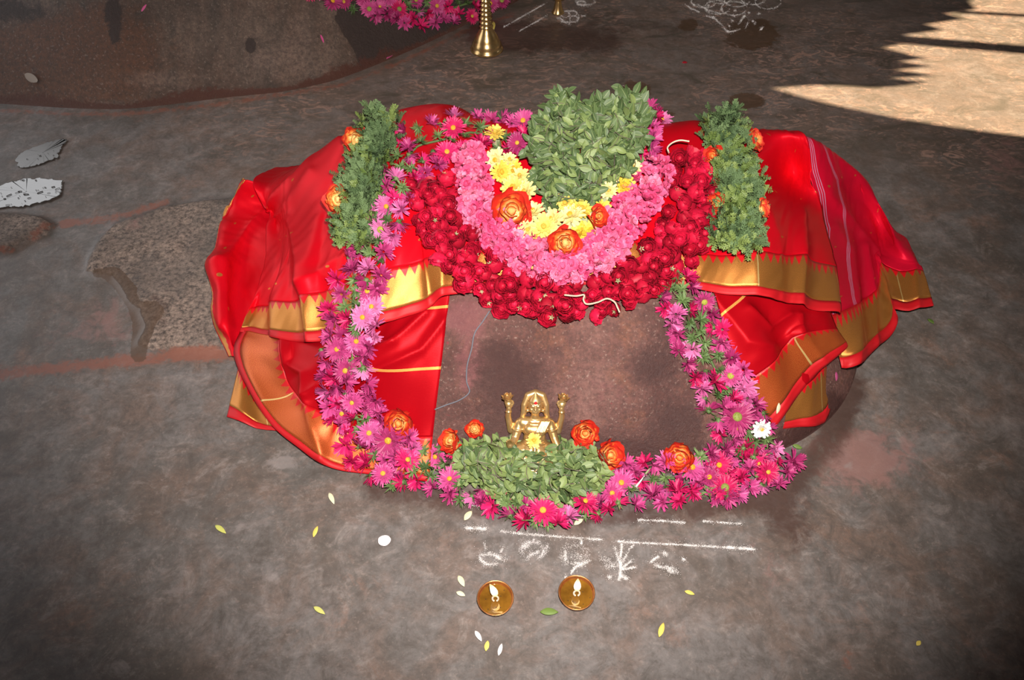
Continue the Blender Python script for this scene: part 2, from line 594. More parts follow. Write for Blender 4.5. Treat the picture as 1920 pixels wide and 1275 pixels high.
# ---------------------------------------------------------------- boulder behind on the left
def build_boulder():
    foot_px = [(-420, 160), (-250, 175), (-120, 186), (0, 191), (130, 199), (230, 201), (330, 190), (420, 178), (530, 168), (620, 150), (700, 121), (760, 97),
               (830, 66), (900, 33), (960, 8), (1010, -22), (1050, -60), (1075, -110), (1080, -170)]
    foot = np.array([list(ground(u, v)) for u, v in foot_px])
    # resample
    seg = np.r_[0, np.cumsum(np.linalg.norm(np.diff(foot, axis=0), axis=1))]
    ns = 360
    s = np.linspace(0, seg[-1], ns)
    F = np.stack([np.interp(s, seg, foot[:, k]) for k in range(3)], -1)
    for _ in range(30):
        F[1:-1] = (F[:-2] + F[1:-1] * 2 + F[2:]) / 4
    C = np.array([-1.75, 5.1, 0])
    w = np.r_[-0.015, np.linspace(0, 1, 130) ** 1.25]
    P = np.zeros((len(w), ns, 3))
    for i, q in enumerate(w):
        p = F + (C - F) * q
        L = np.linalg.norm((p - F)[:, :2], axis=1) * (1 if q >= 0 else -1)
        z = 1.25 * (1 - np.exp(-np.clip(L, 0, None) / 0.85)) + np.where(L < 0, -0.02, 0)
        z = z + smooth01(L / 0.15) * (0.020 * snoise(p[:, 0], p[:, 1] + .5 * z, 4, 41) + 0.006 * snoise(p[:, 0] + z, p[:, 1], 13, 42))
        p = p.copy(); p[:, 2] = z
        P[i] = p
    b = MB().grid(P)
    o = b.build('boulder', boulder_material())
    tag(o, 'large brown granite boulder rising behind the shrine at the left', 'rock')
    v = np.array(b.v); U, V = project(v)
    foot2 = foot_px[3:16]
    dn = seg_dist(U, V, foot2)
    set_attr(o, 'rust', np.exp(-(dn / (13 + 7 * np.sin(U / 47.0))) ** 2) * 1.0)
    pl = [(640, -40), (640, 10), (625, 30), (640, 60), (665, 95), (676, 130), (720, 110), (900, 30), (960, 0), (1000, -80)]
    set_attr(o, 'dark', smooth01(0.5 + sdist(U, V, pl) / 26.0) + blob(U, V, 470, 85, 12, 18, 1.0) + blob(U, V, 20, 20, 160, 40, .6) + blob(U, V, 215, 40, 22, 80, .6)
             + blob(U, V, 0, 120, 40, 60, .4))
    set_attr(o, 'brown', blob(U, V, 70, 120, 210, 90, 1.2) + blob(U, V, 200, 90, 90, 90, 0.6))
    set_attr(o, 'pale', blob(U, V, 290, 150, 90, 22, 0.7) + blob(U, V, 540, 120, 110, 40, 0.75) + blob(U, V, 560, 50, 60, 50, 0.5))
    return o


def extrude_poly(name, outer, holes, z0, z1, mat):
    loops = [outer] + holes
    tris = tessellate_polygon([[Vector((x, y, 0)) for x, y in lp] for lp in loops])
    flat = [p for lp in loops for p in lp]
    n = len(flat)
    v = [(x, y, z0) for x, y in flat] + [(x, y, z1) for x, y in flat]
    f = [tuple(t) for t in tris] + [tuple(i + n for i in reversed(t)) for t in tris]
    k = 0
    for lp in loops:
        m = len(lp)
        for i in range(m):
            a, c = k + i, k + (i + 1) % m
            f.append((a, c, c + n, a + n))
        k += m
    return mesh_obj(name, v, f, mat, None, False)


def build_light_blockers():
    """unseen thatch roof added to block the sun; its gap is cut to the sun patch"""
    t = NT('shade_roof_thatch')
    t.p(Base_Color=t.ramp(t.noise(40, 4, 0.6, t.mapping(t.coord(), (6, 1, 1))), [(0.3, (0.10, 0.07, 0.04)), (0.7, (0.22, 0.16, 0.09))]), Roughness=0.8)
    zc = 2.5
    k = zc / sun_dir.z
    def up(u, v):
        g = ground(u, v)
        return (g.x + sun_dir.x * k, g.y + sun_dir.y * k)
    gap = [(1448, 163), (1500, 178), (1560, 194), (1700, 222), (1800, 237), (1920, 252), (2080, 272), (2200, 250), (2200, -30), (2000, -60), (1860, -40), (1822, 0),
           (1835, 14), (1778, 22), (1812, 32), (1740, 42), (1775, 52), (1700, 62), (1760, 72), (1700, 78), (1660, 86), (1700, 96), (1712, 100), (1745, 106), (1692, 112), (1752, 121), (1680, 128), (1758, 138),
           (1664, 143), (1745, 151), (1700, 158), (1660, 160), (1600, 156), (1540, 156), (1490, 160)]
    hole = [up(u, v) for u, v in gap]
    outer = [(-3.0, -3.0), (6.4, -3.0), (6.4, 8.4), (-3.0, 8.4)]
    o = extrude_poly('shade_roof', outer, [hole], zc, zc + 0.04, t.mat)  # added sun blocker out of view, opening shaped like the lit patch
    o['kind'] = 'structure'
    wood = simple('shadow_pole_wood', (0.12, 0.08, 0.05), 0.7)
    a = up(1690, 72); b = up(2150, 112)
    for (p, q, r) in ((a, b, 0.034), (up(1795, 20), up(2150, 42), 0.014)):
        MB().tube([(p[0], p[1], zc - 0.02), (q[0], q[1], zc - 0.02)], r, 10).build('shadow_pole', wood, o)  # added poles that throw the dark bars across the sun patch
    # unseen walls added around the scene to hold back skylight
    wm = NT('blocker_plaster'); wm.p(Base_Color=wm.ramp(wm.noise(3, 5, .6, wm.coord()), [(0.3, (0.30, 0.25, 0.2)), (0.7, (0.42, 0.36, 0.3))]), Roughness=0.9)
    for nm, x0, x1, y0, y1 in (('blocker_wall_front', -3.2, 6.4, -3.1, -3.0), ('blocker_wall_left', -3.1, -3.0, -3.0, 1.3), ('blocker_wall_right', 6.4, 6.5, -3.1, 8.4), ('blocker_wall_back', -0.6, 6.5, 8.4, 8.5)):
        v = [(x, y, z) for x in (x0, x1) for y in (y0, y1) for z in (-0.05, zc)]
        f = [(0, 1, 3, 2), (4, 6, 7, 5), (0, 4, 5, 1), (2, 3, 7, 6), (0, 2, 6, 4), (1, 5, 7, 3)]
        w = mesh_obj(nm, v, f, wm.mat, None, False); w['kind'] = 'structure'
    pm = simple('roof_post', (0.14, 0.09, 0.06), 0.7)
    return o


build_floor()
build_mound()
build_boulder()
build_light_blockers()
# ---------------------------------------------------------------- red silk sari with gold border
def silk_material(name, base=(0.74, 0.004, 0.015), glance=(0.60, 0.004, 0.012), motif=True, stripes=None, lines=None):
    t = NT(name)
    uv = t.coord('UV')
    weave = t.noise(1.0, 3, 0.6, t.mapping(uv, (60, 900, 1)))
    lw = t.n('ShaderNodeLayerWeight', {'Blend': 0.35}).outputs['Facing']
    colr = t.mix(t.ramp(weave, [(0.42, 0), (0.7, 0.18)]), base, tuple(c * 0.72 for c in base))
    colr = t.mix(t.math('MULTIPLY', lw, 0.35), colr, glance)
    sep = t.n('ShaderNodeSeparateXYZ', {'Vector': uv})
    su, sv = sep.outputs[0], sep.outputs[1]
    met = 0.22
    if motif:
        # small woven gold leaves in loose rows
        row = t.math('ABSOLUTE', t.math('SUBTRACT', t.math('FRACT', t.math('DIVIDE', t.math('ADD', sv, 0.055), 0.21)), 0.5))
        cell = t.math('ABSOLUTE', t.math('SUBTRACT', t.math('FRACT', t.math('DIVIDE', su, 0.118)), 0.5))
        a = t.math('MULTIPLY', cell, 0.118 / 0.0060)
        b = t.math('MULTIPLY', row, 0.21 / 0.0030)
        m = t.math('LESS_THAN', t.math('ADD', t.math('MULTIPLY', a, a), t.math('MULTIPLY', b, b)), 1.0)
        colr = t.mix(t.math('MULTIPLY', m, 0.7), colr, (0.72, 0.30, 0.07))
        met = t.math('MAXIMUM', t.math('MULTIPLY', m, 0.7), 0.22)
    if lines:
        for s0 in lines:
            k = t.math('LESS_THAN', t.math('ABSOLUTE', t.math('SUBTRACT', sv, s0)), 0.0032)
            colr = t.mix(t.math('MULTIPLY', k, 0.8), colr, (0.85, 0.42, 0.10))
    if stripes:
        for s0 in stripes:
            k = t.math('LESS_THAN', t.math('ABSOLUTE', t.math('SUBTRACT', su, s0)), 0.0016)
            colr = t.mix(t.math('MULTIPLY', k, 0.7), colr, (0.62, 0.34, 0.55))
    t.p(Base_Color=colr, Roughness=0.42, Metallic=met,
        Normal=t.bump(t.math('ADD', weave, t.noise(9, 3, .5, t.mapping(uv, (3, 1, 1)))), 0.10, 0.004))
    t.b.inputs['Specular IOR Level'].default_value = 0.22
    t.b.inputs['Specular Tint'].default_value = (1, 0.35, 0.35, 1)
    return t.mat


def gold_material(name='gold_brocade', lo=(0.40, 0.100, 0.018), hi=(0.86, 0.40, 0.095), metal=0.72):
    """uv.x: metres along the border, uv.y: 0 at the red cloth, 1 at the edging; the temple teeth are woven in"""
    t = NT(name)
    uv = t.coord('UV')
    sep = t.n('ShaderNodeSeparateXYZ', {'Vector': uv})
    su, sv = sep.outputs[0], sep.outputs[1]
    tooth = t.math('ABSOLUTE', t.math('SUBTRACT', t.math('FRACT', t.math('DIVIDE', su, 0.021)), 0.5))   # 0 mid .. .5
    red = t.math('LESS_THAN', sv, t.math('ADD', 0.01, t.math('MULTIPLY', tooth, 0.56)))
    grain = t.noise(1.0, 2, 0.7, t.mapping(uv, (900, 70, 1)))
    glit = t.noise(1300, 2, 0.8, t.coord())
    lines = t.math('LESS_THAN', t.math('ABSOLUTE', t.math('SUBTRACT', t.math('FRACT', t.math('DIVIDE', su, 0.31)), 0.5)), 0.005)
    gold = t.mix(t.ramp(grain, [(0.35, 0), (0.65, 1)]), lo, hi)
    gold = t.mix(lines, gold, (0.95, 0.66, 0.25))
    colr = t.mix(red, gold, (0.58, 0.006, 0.012))
    t.p(Base_Color=colr, Metallic=t.math('MULTIPLY', t.math('SUBTRACT', 1.0, red), metal),
        Roughness=0.33, Normal=t.bump(t.math('ADD', glit, grain), 0.45, 0.0006))
    return t.mat


EDGING = NT('red_edging')
EDGING.p(Base_Color=(0.54, 0.004, 0.010), Roughness=0.6, Normal=EDGING.bump(EDGING.noise(1, 2, .5, EDGING.mapping(EDGING.coord('UV'), (700, 20, 1))), .15, .002))
EDGING = EDGING.mat
SILK = silk_material('red_silk')
SILK_R = silk_material('red_silk_shot', base=(0.52, 0.004, 0.022), glance=(0.58, 0.012, 0.05))
SILK_F = silk_material('red_silk_striped', base=(0.66, 0.005, 0.030), glance=(0.58, 0.014, 0.05), stripes=(0.018, 0.026, 0.034, 0.118, 0.125, 0.132))
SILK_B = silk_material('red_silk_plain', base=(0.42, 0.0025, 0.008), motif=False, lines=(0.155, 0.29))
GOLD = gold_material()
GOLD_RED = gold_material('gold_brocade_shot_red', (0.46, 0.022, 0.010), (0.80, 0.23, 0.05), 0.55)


def cr(P, t):
    """catmull-rom through rows of P at parameters t"""
    P = np.asarray(P, float); n = len(P)
    i = np.clip(np.floor(t).astype(int), 0, n - 2)
    f = (t - i)[:, None] if P.ndim == 2 else (t - i)[:, None, None]
    g = lambda k: P[np.clip(k, 0, n - 1)]
    p0 = np.where((i - 1 < 0).reshape(f.shape), 2 * g(i) - g(i + 1), g(i - 1))
    p3 = np.where((i + 2 > n - 1).reshape(f.shape), 2 * g(i + 1) - g(i), g(i + 2))
    p1, p2 = g(i), g(i + 1)
    return 0.5 * (2 * p1 + (p2 - p0) * f + (2 * p0 - 5 * p1 + 4 * p2 - p3) * f * f + (3 * p1 - p0 - 3 * p2 + p3) * f ** 3)


def cpoint(c):
    if len(c) == 3 and isinstance(c[2], str):
        return np.array(at_y(c[0], c[1], float(c[2])))
    return np.array(hit(*c))


CLOTH_POLY = []


def panel(parent, cols, silk, nsub=14, back=None, edge_frac=0.11, wr=0.0018, seed=1, gold=GOLD, nbody=46, fold=0.0, ffreq=60, ridges=None):
    """cols: list of columns, each top -> ... -> border top -> hem; all the same length"""
    A = []
    for c in cols:
        pts = [cpoint(q) for q in c]
        if back:
            b = pts[0] + np.array([0, back[0], -back[1]]); b[2] = max(b[2], 0.01)
            pts = [b] + pts
        A.append(pts)
    A = np.array(A)                                  # cols x pts x 3
    nc, npt = A.shape[:2]
    tb = np.r_[np.linspace(0, npt - 2, nbody)]
    tg = np.linspace(npt - 2, npt - 1, 15)[1:]
    rows_t = np.r_[tb, tg]
    tc = np.linspace(0, nc - 1, (nc - 1) * nsub + 1)
    G = cr(A.transpose(1, 0, 2), rows_t)             # rows x cols x 3
    G = cr(G.transpose(1, 0, 2), tc).transpose(1, 0, 2)
    # wrinkles along the normal
    dv = np.gradient(G, axis=0); du = np.gradient(G, axis=1)
    N = np.cross(du, dv); N /= np.linalg.norm(N, axis=2, keepdims=True) + 1e-9
    N *= np.where(N[..., 2:3] < 0, -1, 1)
    su = np.cumsum(np.r_[0, np.linalg.norm(np.diff(G[nbody - 1], axis=0), axis=1)])
    sv = np.cumsum(np.concatenate([np.zeros((1, G.shape[1])), np.linalg.norm(np.diff(G, axis=0), axis=2)]), axis=0)
    body_v = sv[nbody - 1][None, :] - sv
    SU = np.broadcast_to(su[None, :], sv.shape)
    if ridges:
        pu, pv = project(G)
        for pts, amp, wd in ridges:
            dd = seg_dist(pu, pv, pts)
            G = G + N * (1.35 * amp * np.exp(-np.sqrt((dd / wd) ** 2 + 0.04)))[..., None]
    w = wr * (snoise(SU * 1.0, sv * 0.25, 55, seed) + 0.6 * snoise(SU + sv * .7, sv * 0.3 - SU * .2, 120, seed + 1))
    hemw = np.clip(1 - body_v / 0.22, 0, 1) ** 1.5
    w = w + hemw * 0.0115 * (snoise(SU, body_v * 0.10 + .2 * SU, 34, seed + 7))
    if fold: w = w + fold * np.sin(SU * ffreq + 1.5 * np.sin(sv * 6))
    G = G + N * w[..., None]
    G[..., 2] = np.maximum(G[..., 2], 0.003)
    ng = len(tg)
    ne = max(1, int(round(edge_frac * ng))) + 1
    nr = len(rows_t)

    def sub(r0, r1, name, mat, uv):
        b = MB(); b.grid(G[r0:r1 + 1], 0, uv)
        o = b.build(name, mat, parent, uv=True)
        md = o.modifiers.new('thickness', 'SOLIDIFY'); md.thickness = 0.0012; md.offset = 0
        CLOTH_POLY.append((b.v, b.f))
        return o
    uvb = [(SU[i, j], body_v[i, j]) for i in range(0, nbody) for j in range(G.shape[1])]
    sub(0, nbody - 1, 'silk_cloth', silk, uvb)
    g0, g1 = nbody - 1, nr - 1 - ne
    uvg = [(SU[i, j], (i - g0) / float(g1 - g0)) for i in range(g0, g1 + 1) for j in range(G.shape[1])]
    sub(g0, g1, 'gold_border', gold, uvg)
    uve = [(SU[i, j], (i - g1) / float(ne)) for i in range(g1, nr) for j in range(G.shape[1])]
    sub(g1, nr - 1, 'red_edging', EDGING, uve)


sari = thing('silk_sari', 'red silk sari with wide gold border draped over the shrine rock', 'sari', (MX, MY, 0.0))
sari_holder = sari
# cloth points are computed in the world; the parts are shifted by the base below
_first = set(COL.objects)

RIDGES = [
    ([(405, 498), (455, 440), (518, 378), (574, 338), (645, 272)], 0.030, 16),
    ([(407, 498), (420, 545), (418, 610)], 0.018, 12),
    ([(474, 520), (495, 470), (512, 432), (560, 380), (600, 335)], 0.020, 13),
    ([(552, 416), (562, 470), (569, 530), (580, 640)], 0.014, 9),
    ([(569, 528), (620, 505), (660, 480)], 0.010, 14),
    ([(775, 330), (745, 420), (715, 520), (712, 600)], 0.016, 26),
    ([(828, 230), (815, 330), (800, 430), (806, 570)], 0.012, 18),
    ([(700, 260), (660, 300), (640, 400), (620, 520)], 0.010, 22),
    ([(1300, 240), (1345, 300), (1400, 420), (1405, 560)], 0.012, 30),
    ([(1500, 400), (1503, 480), (1498, 572)], 0.010, 8),
    ([(1425, 380), (1455, 450), (1460, 560)], 0.012, 24),
    ([(1530, 350), (1545, 420), (1560, 590)], 0.014, 14),
    ([(850, 300), (838, 400), (828, 470), (832, 555)], 0.014, 12),
]
RIDGES_F = [
    ([(1545, 360), (1600, 430), (1650, 500)], 0.016, 20),
    ([(1560, 335), (1590, 338), (1630, 345)], 0.008, 22),
    ([(1560, 430), (1588, 480), (1600, 560), (1602, 680)], 0.014, 16),
    ([(1655, 500), (1664, 560), (1674, 615)], 0.012, 12),
    ([(1690, 455), (1715, 505), (1722, 575)], 0.010, 10),
    ([(1612, 470), (1632, 560), (1640, 650)], 0.016, 12),
]
# upper layer, from the far left to the fold at the right
panel(sari, [
    [(474, 341, '1.865'), (508, 408, .038), (502, 492, .052), (466, 580, .046), (449, 622, .030)],
    [(502, 352, '1.86'), (527, 412, .036), (515, 496, .040), (484, 574, .042), (473, 624, .036)],
    [(537, 340, '1.86'), (545, 414, .022), (534, 500, .026), (518, 568, .038), (520, 635, .040)],
    [(570, 326, '1.85'), (556, 420, .022), (550, 500, .032), (556, 560, .040), (562, 640, .042)],
    [(602, 313, '1.82'), (590, 405, .036), (572, 500, .058), (577, 553, .055), (585, 642, .046)],
    [(645, 279, .030), (620, 390, .022), (606, 490, .026), (610, 545, .030), (622, 634, .034)],
    [(690, 244, .022), (668, 370, .020), (655, 460, .026), (660, 528, .034), (670, 622, .034)],
    [(740, 218, .022), (712, 350, .020), (700, 440, .030), (707, 513, .042), (712, 610, .036)],
    [(785, 206, .020), (758, 330, .034), (745, 420, .048), (748, 502, .048), (758, 595, .036)],
    [(825, 204, .020), (800, 320, .020), (790, 410, .022), (796, 491, .026), (806, 578, .028)],
    [(860, 211, .020), (836, 320, .024), (822, 400, .030), (822, 482, .040), (836, 556, .040)],
    [(905, 230, .018), (885, 330, .018), (875, 410, .018), (872, 474, .024), (893, 548, .030)],
    [(960, 236, .016), (955, 330, .014), (950, 400, .012), (952, 468, .016), (960, 535, .014)],
    [(1060, 238, .016), (1060, 330, .014), (1060, 400, .012), (1060, 468, .014), (1060, 535, .012)],
    [(1160, 240, .016), (1165, 330, .014), (1170, 400, .018), (1178, 455, .022), (1180, 530, .012)],
    [(1240, 240, .016), (1240, 330, .014), (1240, 400, .016), (1250, 470, .018), (1255, 535, .016)],
    [(1305, 240, .018), (1300, 330, .016), (1298, 410, .020), (1322, 477, .034), (1318, 545, .030)],
    [(1365, 246, .018), (1368, 330, .018), (1372, 410, .022), (1382, 481, .030), (1385, 557, .036)],
    [(1425, 250, .020), (1432, 330, .020), (1440, 410, .026), (1446, 484, .040), (1446, 567, .040)],
    [(1470, 250, .022), (1482, 330, .026), (1490, 410, .034), (1500, 480, .048), (1497, 573, .046)],
    [(1507, 252, '1.75'), (1522, 330, '1.70'), (1538, 420, '1.59'), (1552, 508, '1.42'), (1563, 596, '1.26')],
], SILK, back=(0.22, 0.14), seed=5, nsub=18, nbody=80, ridges=RIDGES)

# far left fold that turns under
panel(sari, [
    [(515, 350, '1.87'), (488, 343, '1.88'), (468, 337, '1.88'), (462.5, 336, '1.88'), (462, 336, '1.88')],
    [(530, 400, .020), (480, 396, .036), (440, 393, .045), (425.6, 393, .038), (425, 393, .037)],
    [(532, 455, .012), (470, 452, .024), (420, 448, .052), (407.6, 448, .038), (407, 448, .037)],
    [(525, 510, .010), (462, 505, .018), (413, 500, .062), (396.6, 500, .038), (396, 500, .037)],
    [(505, 555, .010), (450, 552, .016), (414, 545, .056), (399, 545, .036), (397, 545, .033)],
    [(485, 605, .010), (445, 602, .016), (417, 595, .048), (406, 592, .034), (400, 590, .024)],
    [(465, 645, .010), (444, 643, .014), (430, 632, .034), (420, 630, .026), (409, 633, .014)],
    [(454, 674, .010), (447, 674, .012), (443, 669, .016), (440, 668, .014), (434, 669, .008)],
], SILK, seed=9, edge_frac=0.05, nbody=60, nsub=20, ridges=[([(412, 498), (440, 462), (478, 420), (530, 368)], .016, 12), ([(412, 498), (420, 545), (419, 612)], .010, 9)], gold=GOLD)

# lower left layer
panel(sari, [
    [(545, 560, .010), (520, 600, .016), (530, 630, .024), (453, 620, .020)],
    [(590, 590, .010), (550, 620, .014), (537, 662, .024), (440, 664, .022)],
    [(630, 600, .010), (575, 650, .010), (545, 716, .020), (464, 724, .030)],
    [(660, 600, .010), (610, 660, .040), (573, 752, .034), (508, 795, .026)],
    [(690, 590, .010), (640, 680, .012), (618, 778, .036), (566, 842, .022)],
    [(720, 570, .010), (680, 680, .014), (640, 798, .020), (617, 876, .014)],
    [(765, 550, .010), (730, 680, .030), (700, 815, .018), (692, 889, .012)],
    [(845, 540, .010), (828, 680, .012), (812, 818, .010), (806, 902, .008)],
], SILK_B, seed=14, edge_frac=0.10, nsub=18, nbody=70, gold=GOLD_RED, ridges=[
    ([(536, 640), (545, 682), (578, 698), (580, 750), (606, 860)], .016, 11), ([(584, 738), (600, 722), (640, 716), (690, 712)], .012, 9),
    ([(680, 688), (756, 624), (800, 585)], .012, 9), ([(690, 700), (790, 655), (835, 600)], .010, 8), ([(690, 660), (740, 640)], .008, 7),
    ([(470, 640), (468, 690), (500, 760)], .008, 12)])
# corner that shows under it
panel(sari, [
    [(470, 640, .006), (458, 665, .008), (446, 690, .014), (425, 781, .010)],
    [(490, 680, .006), (478, 705, .008), (466, 730, .018), (465, 796, .012)],
    [(525, 740, .006), (520, 760, .008), (515, 780, .010), (520, 808, .006)],
], SILK_B, seed=17, nbody=12)

# right lower layer and the corner under it
panel(sari, [
    [(1335, 545, .010), (1362, 630, .020), (1384, 682, .020), (1399, 713, .018), (1450, 801, .014)],
    [(1378, 545, .014), (1405, 615, .030), (1424, 655, .036), (1438, 682, .034), (1470, 772, .026)],
    [(1425, 550, .014), (1447, 605, .018), (1462, 630, .022), (1473, 650, .028), (1508, 733, .032)],
    [(1480, 556, .020), (1490, 592, .030), (1496, 610, .034), (1502, 626, .038), (1553, 684, .044)],
    [(1550, 580, .030), (1556, 596, .034), (1560, 608, .034), (1564, 618, .034), (1584, 648, .040)],
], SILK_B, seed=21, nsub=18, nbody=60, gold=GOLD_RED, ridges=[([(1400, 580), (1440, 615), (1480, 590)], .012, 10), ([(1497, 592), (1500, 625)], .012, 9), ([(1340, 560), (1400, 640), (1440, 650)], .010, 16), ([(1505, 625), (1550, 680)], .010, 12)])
panel(sari, [
    [(1444, 738, .006), (1448, 748, .007), (1454, 762, .009), (1449, 808, .010)],
    [(1474, 706, .006), (1482, 718, .007), (1491, 734, .010), (1500, 801, .014)],
    [(1524, 660, .004), (1536, 672, .006), (1548, 686, .010), (1553, 786, .016)],
    [(1540, 626, .004), (1553, 636, .006), (1567, 650, .012), (1577, 712, .016)],
], SILK_B, seed=23, nbody=12)

# right hand drape that hangs to the floor
panel(sari, [
    [(1505, 254, '1.762'), (1516, 330, '1.725'), (1532, 420, '1.625'), (1556, 592, '1.285'), (1578, 690, '1.175')],
    [(1528, 262, '1.775'), (1550, 345, '1.735'), (1562, 430, '1.66'), (1582, 582, '1.33'), (1602, 688, '1.175')],
    [(1558, 283, '1.80'), (1588, 370, '1.78'), (1600, 455, '1.67'), (1612, 565, '1.425'), (1640, 655, '1.262')],
    [(1598, 318, '1.82'), (1622, 390, '1.80'), (1636, 460, '1.69'), (1636, 548, '1.49'), (1674, 624, '1.335')],
    [(1638, 368, '1.82'), (1655, 430, '1.76'), (1652, 480, '1.645'), (1652, 508, .030), (1674, 590, .036)],
    [(1668, 418, .060), (1684, 460, .075), (1688, 487, .060), (1690, 508, .055), (1708, 582, .050)],
    [(1690, 448, .050), (1708, 482, .050), (1720, 500, .050), (1730, 508, .050), (1751, 573, .050)],
], SILK_F, back=(0.10, 0.16), seed=31, nsub=20, nbody=70, ridges=RIDGES_F)

for o in set(COL.objects) - _first:
    if o.parent is sari:
        o.location = -sari.location
# ---------------------------------------------------------------- petals and flowers
def petal(b, m, ang, elev, L, W, curl=0.0, r0=0.0, cup=0.15, nseg=4, z0=0.0, prof=None, twist=0.0, wave=0.0, uvv=None):
    """one petal growing out from the middle; elev: rise at the root, curl: bend towards the tip"""
    prof = prof or (0.35, 0.8, 1.0, 0.85, 0.25)
    rows = []; uv = []
    x, z, e = r0, z0, elev
    for i in range(nseg + 1):
        t = i / nseg
        w = W * 0.5 * np.interp(t * (len(prof) - 1), range(len(prof)), prof)
        wv = wave * math.sin(i * 2.4 + ang * 5)
        c = w * cup
        row = []
        for k, s in enumerate((-1, 0, 1)):
            lx = x - math.sin(e) * (-c if k == 1 else c * 0.3)
            lz = z + math.cos(e) * (-c if k == 1 else c * 0.3) + s * wv + s * w * twist
            ly = s * w
            row.append((lx * math.cos(ang) - ly * math.sin(ang), lx * math.sin(ang) + ly * math.cos(ang), lz))
            uv.append((k / 2, t))
        rows.append(row)
        x += math.cos(e) * L / nseg; z += math.sin(e) * L / nseg; e += curl / nseg
    b.grid(np.array(rows), m, uv)
    return b


def dome(b, r, h, m, n=10, k=4, z0=0.0):
    prof = [(r * math.cos(t), z0 + h * math.sin(t)) for t in np.linspace(0, math.pi / 2 * 0.97, k)]
    b.lathe(prof, n, m)
    b.f.append(tuple(range(len(b.v) - n, len(b.v)))); b.m.append(m)
    return b


ASTER_C = varied('aster_petal', (0.33, 0.016, 0.105), (0.64, 0.080, 0.290), 0.5, 120)
ASTER_PALE = varied('aster_petal_pale', (0.50, 0.05, 0.24), (0.76, 0.22, 0.46), 0.5, 120)
ASTER_HOT = varied('aster_petal_bright', (0.48, 0.004, 0.075), (0.72, 0.02, 0.16), 0.5, 120)
YELLOW_EYE = varied('flower_eye', (0.72, 0.36, 0.01), (0.60, 0.42, 0.06), 0.7, 300)
GREEN_EYE = varied('green_eye', (0.20, 0.26, 0.06), (0.42, 0.42, 0.05), 0.7, 300)
CALYX = varied('calyx_green', (0.060, 0.11, 0.030), (0.17, 0.26, 0.085), 0.6, 120)
STEM = varied('pale_stem', (0.20, 0.26, 0.10), (0.45, 0.46, 0.26), 0.6, 60)


def aster_front(seed, L=0.026, n=26):
    r = random.Random(seed); b = MB()
    for ring, (el, k) in enumerate(((0.05, n + 6), (0.38, n), (0.75, n - 8))):
        for i in range(k):
            petal(b, 0, 6.283 * (i + 0.5 * ring) / k + r.uniform(-.1, .1), el + r.uniform(-.12, .15), L * (1 - .14 * ring) * r.uniform(.8, 1.12), 0.0043 * r.uniform(.8, 1.15),
                  r.uniform(-.5, .2), 0.005, 0.35, 3, 0.0, (0.4, 0.9, 1.0, 0.35))
    return b.mesh('aster', [ASTER_C])


def eye_mesh(r, seed, mat):
    b = MB(); dome(b, r, r * 0.55, 0, 12, 4, 0.0012)
    rr = random.Random(seed)
    for i in range(16):
        a = rr.uniform(0, 6.28); q = r * math.sqrt(rr.uniform(0, 1)) * .9
        z = 0.0012 + r * .55 * math.sqrt(max(0, 1 - (q / r) ** 2))
        b.lathe([(r * .13, -.0006), (r * .10, .0008), (r * .02, .0014)], 5, 0, (q * math.cos(a), q * math.sin(a), z))
    return b.mesh('flower_centre', [mat])


def aster_side(seed, L=0.024):
    r = random.Random(seed); b = MB()
    for i in range(46):
        petal(b, 0, r.uniform(0, 6.283), r.uniform(.25, 1.4), L * r.uniform(.8, 1.15), 0.0050 * r.uniform(.8, 1.2), r.uniform(-.9, -.1), 0.003, 0.35, 3, -0.004, (0.4, 0.9, 1.0, 0.35))
    return b.mesh('aster', [ASTER_C])


def calyx_mesh(seed):
    r = random.Random(seed); b = MB()
    dome(b, 0.0065, -0.010, 0, 8, 4, 0.0)
    for i in range(16):
        petal(b, 0, r.uniform(0, 6.283), r.uniform(-1.0, .6), 0.014 * r.uniform(.7, 1.2), 0.0032, r.uniform(.2, 1.2), 0.003, 0.2, 3, -0.004, (0.6, 1.0, .8, 0.2))
    return b.mesh('calyx', [CALYX])


def sprig_mesh(seed):
    """a tuft of narrow green leaves and a bit of stalk"""
    r = random.Random(seed); b = MB()
    for i in range(40):
        petal(b, 0, r.uniform(0, 6.283), r.uniform(-.1, 1.3), 0.019 * r.uniform(.5, 1.25), 0.0026 * r.uniform(.7, 1.4), r.uniform(-.9, .2), 0.001, 0.2, 3, 0, (0.5, 1.0, .8, 0.15))
    b.tube([(0, 0, 0), (0.012, .004, .012), (0.026, 0.006, 0.016)], 0.0013, 5)
    return b.mesh('green_sprig', [CALYX])


AF = [aster_front(i, n=24 + i % 3 * 3) for i in range(5)]
AS = [aster_side(20 + i) for i in range(5)]
CX = [calyx_mesh(40 + i) for i in range(3)]
SP = [sprig_mesh(60 + i) for i in range(4)]
EY = [eye_mesh(0.0062, 1, YELLOW_EYE), eye_mesh(0.0055, 2, YELLOW_EYE), eye_mesh(0.008, 3, GREEN_EYE)]


def recol(me, mats):
    m = me.copy(); m.materials.clear()
    for x in mats: m.materials.append(x)
    return m


AF_P = [recol(m, [ASTER_PALE]) for m in AF]; AS_P = [recol(m, [ASTER_PALE]) for m in AS]
AF_H = [recol(m, [ASTER_HOT]) for m in AF]; AS_H = [recol(m, [ASTER_HOT]) for m in AS]


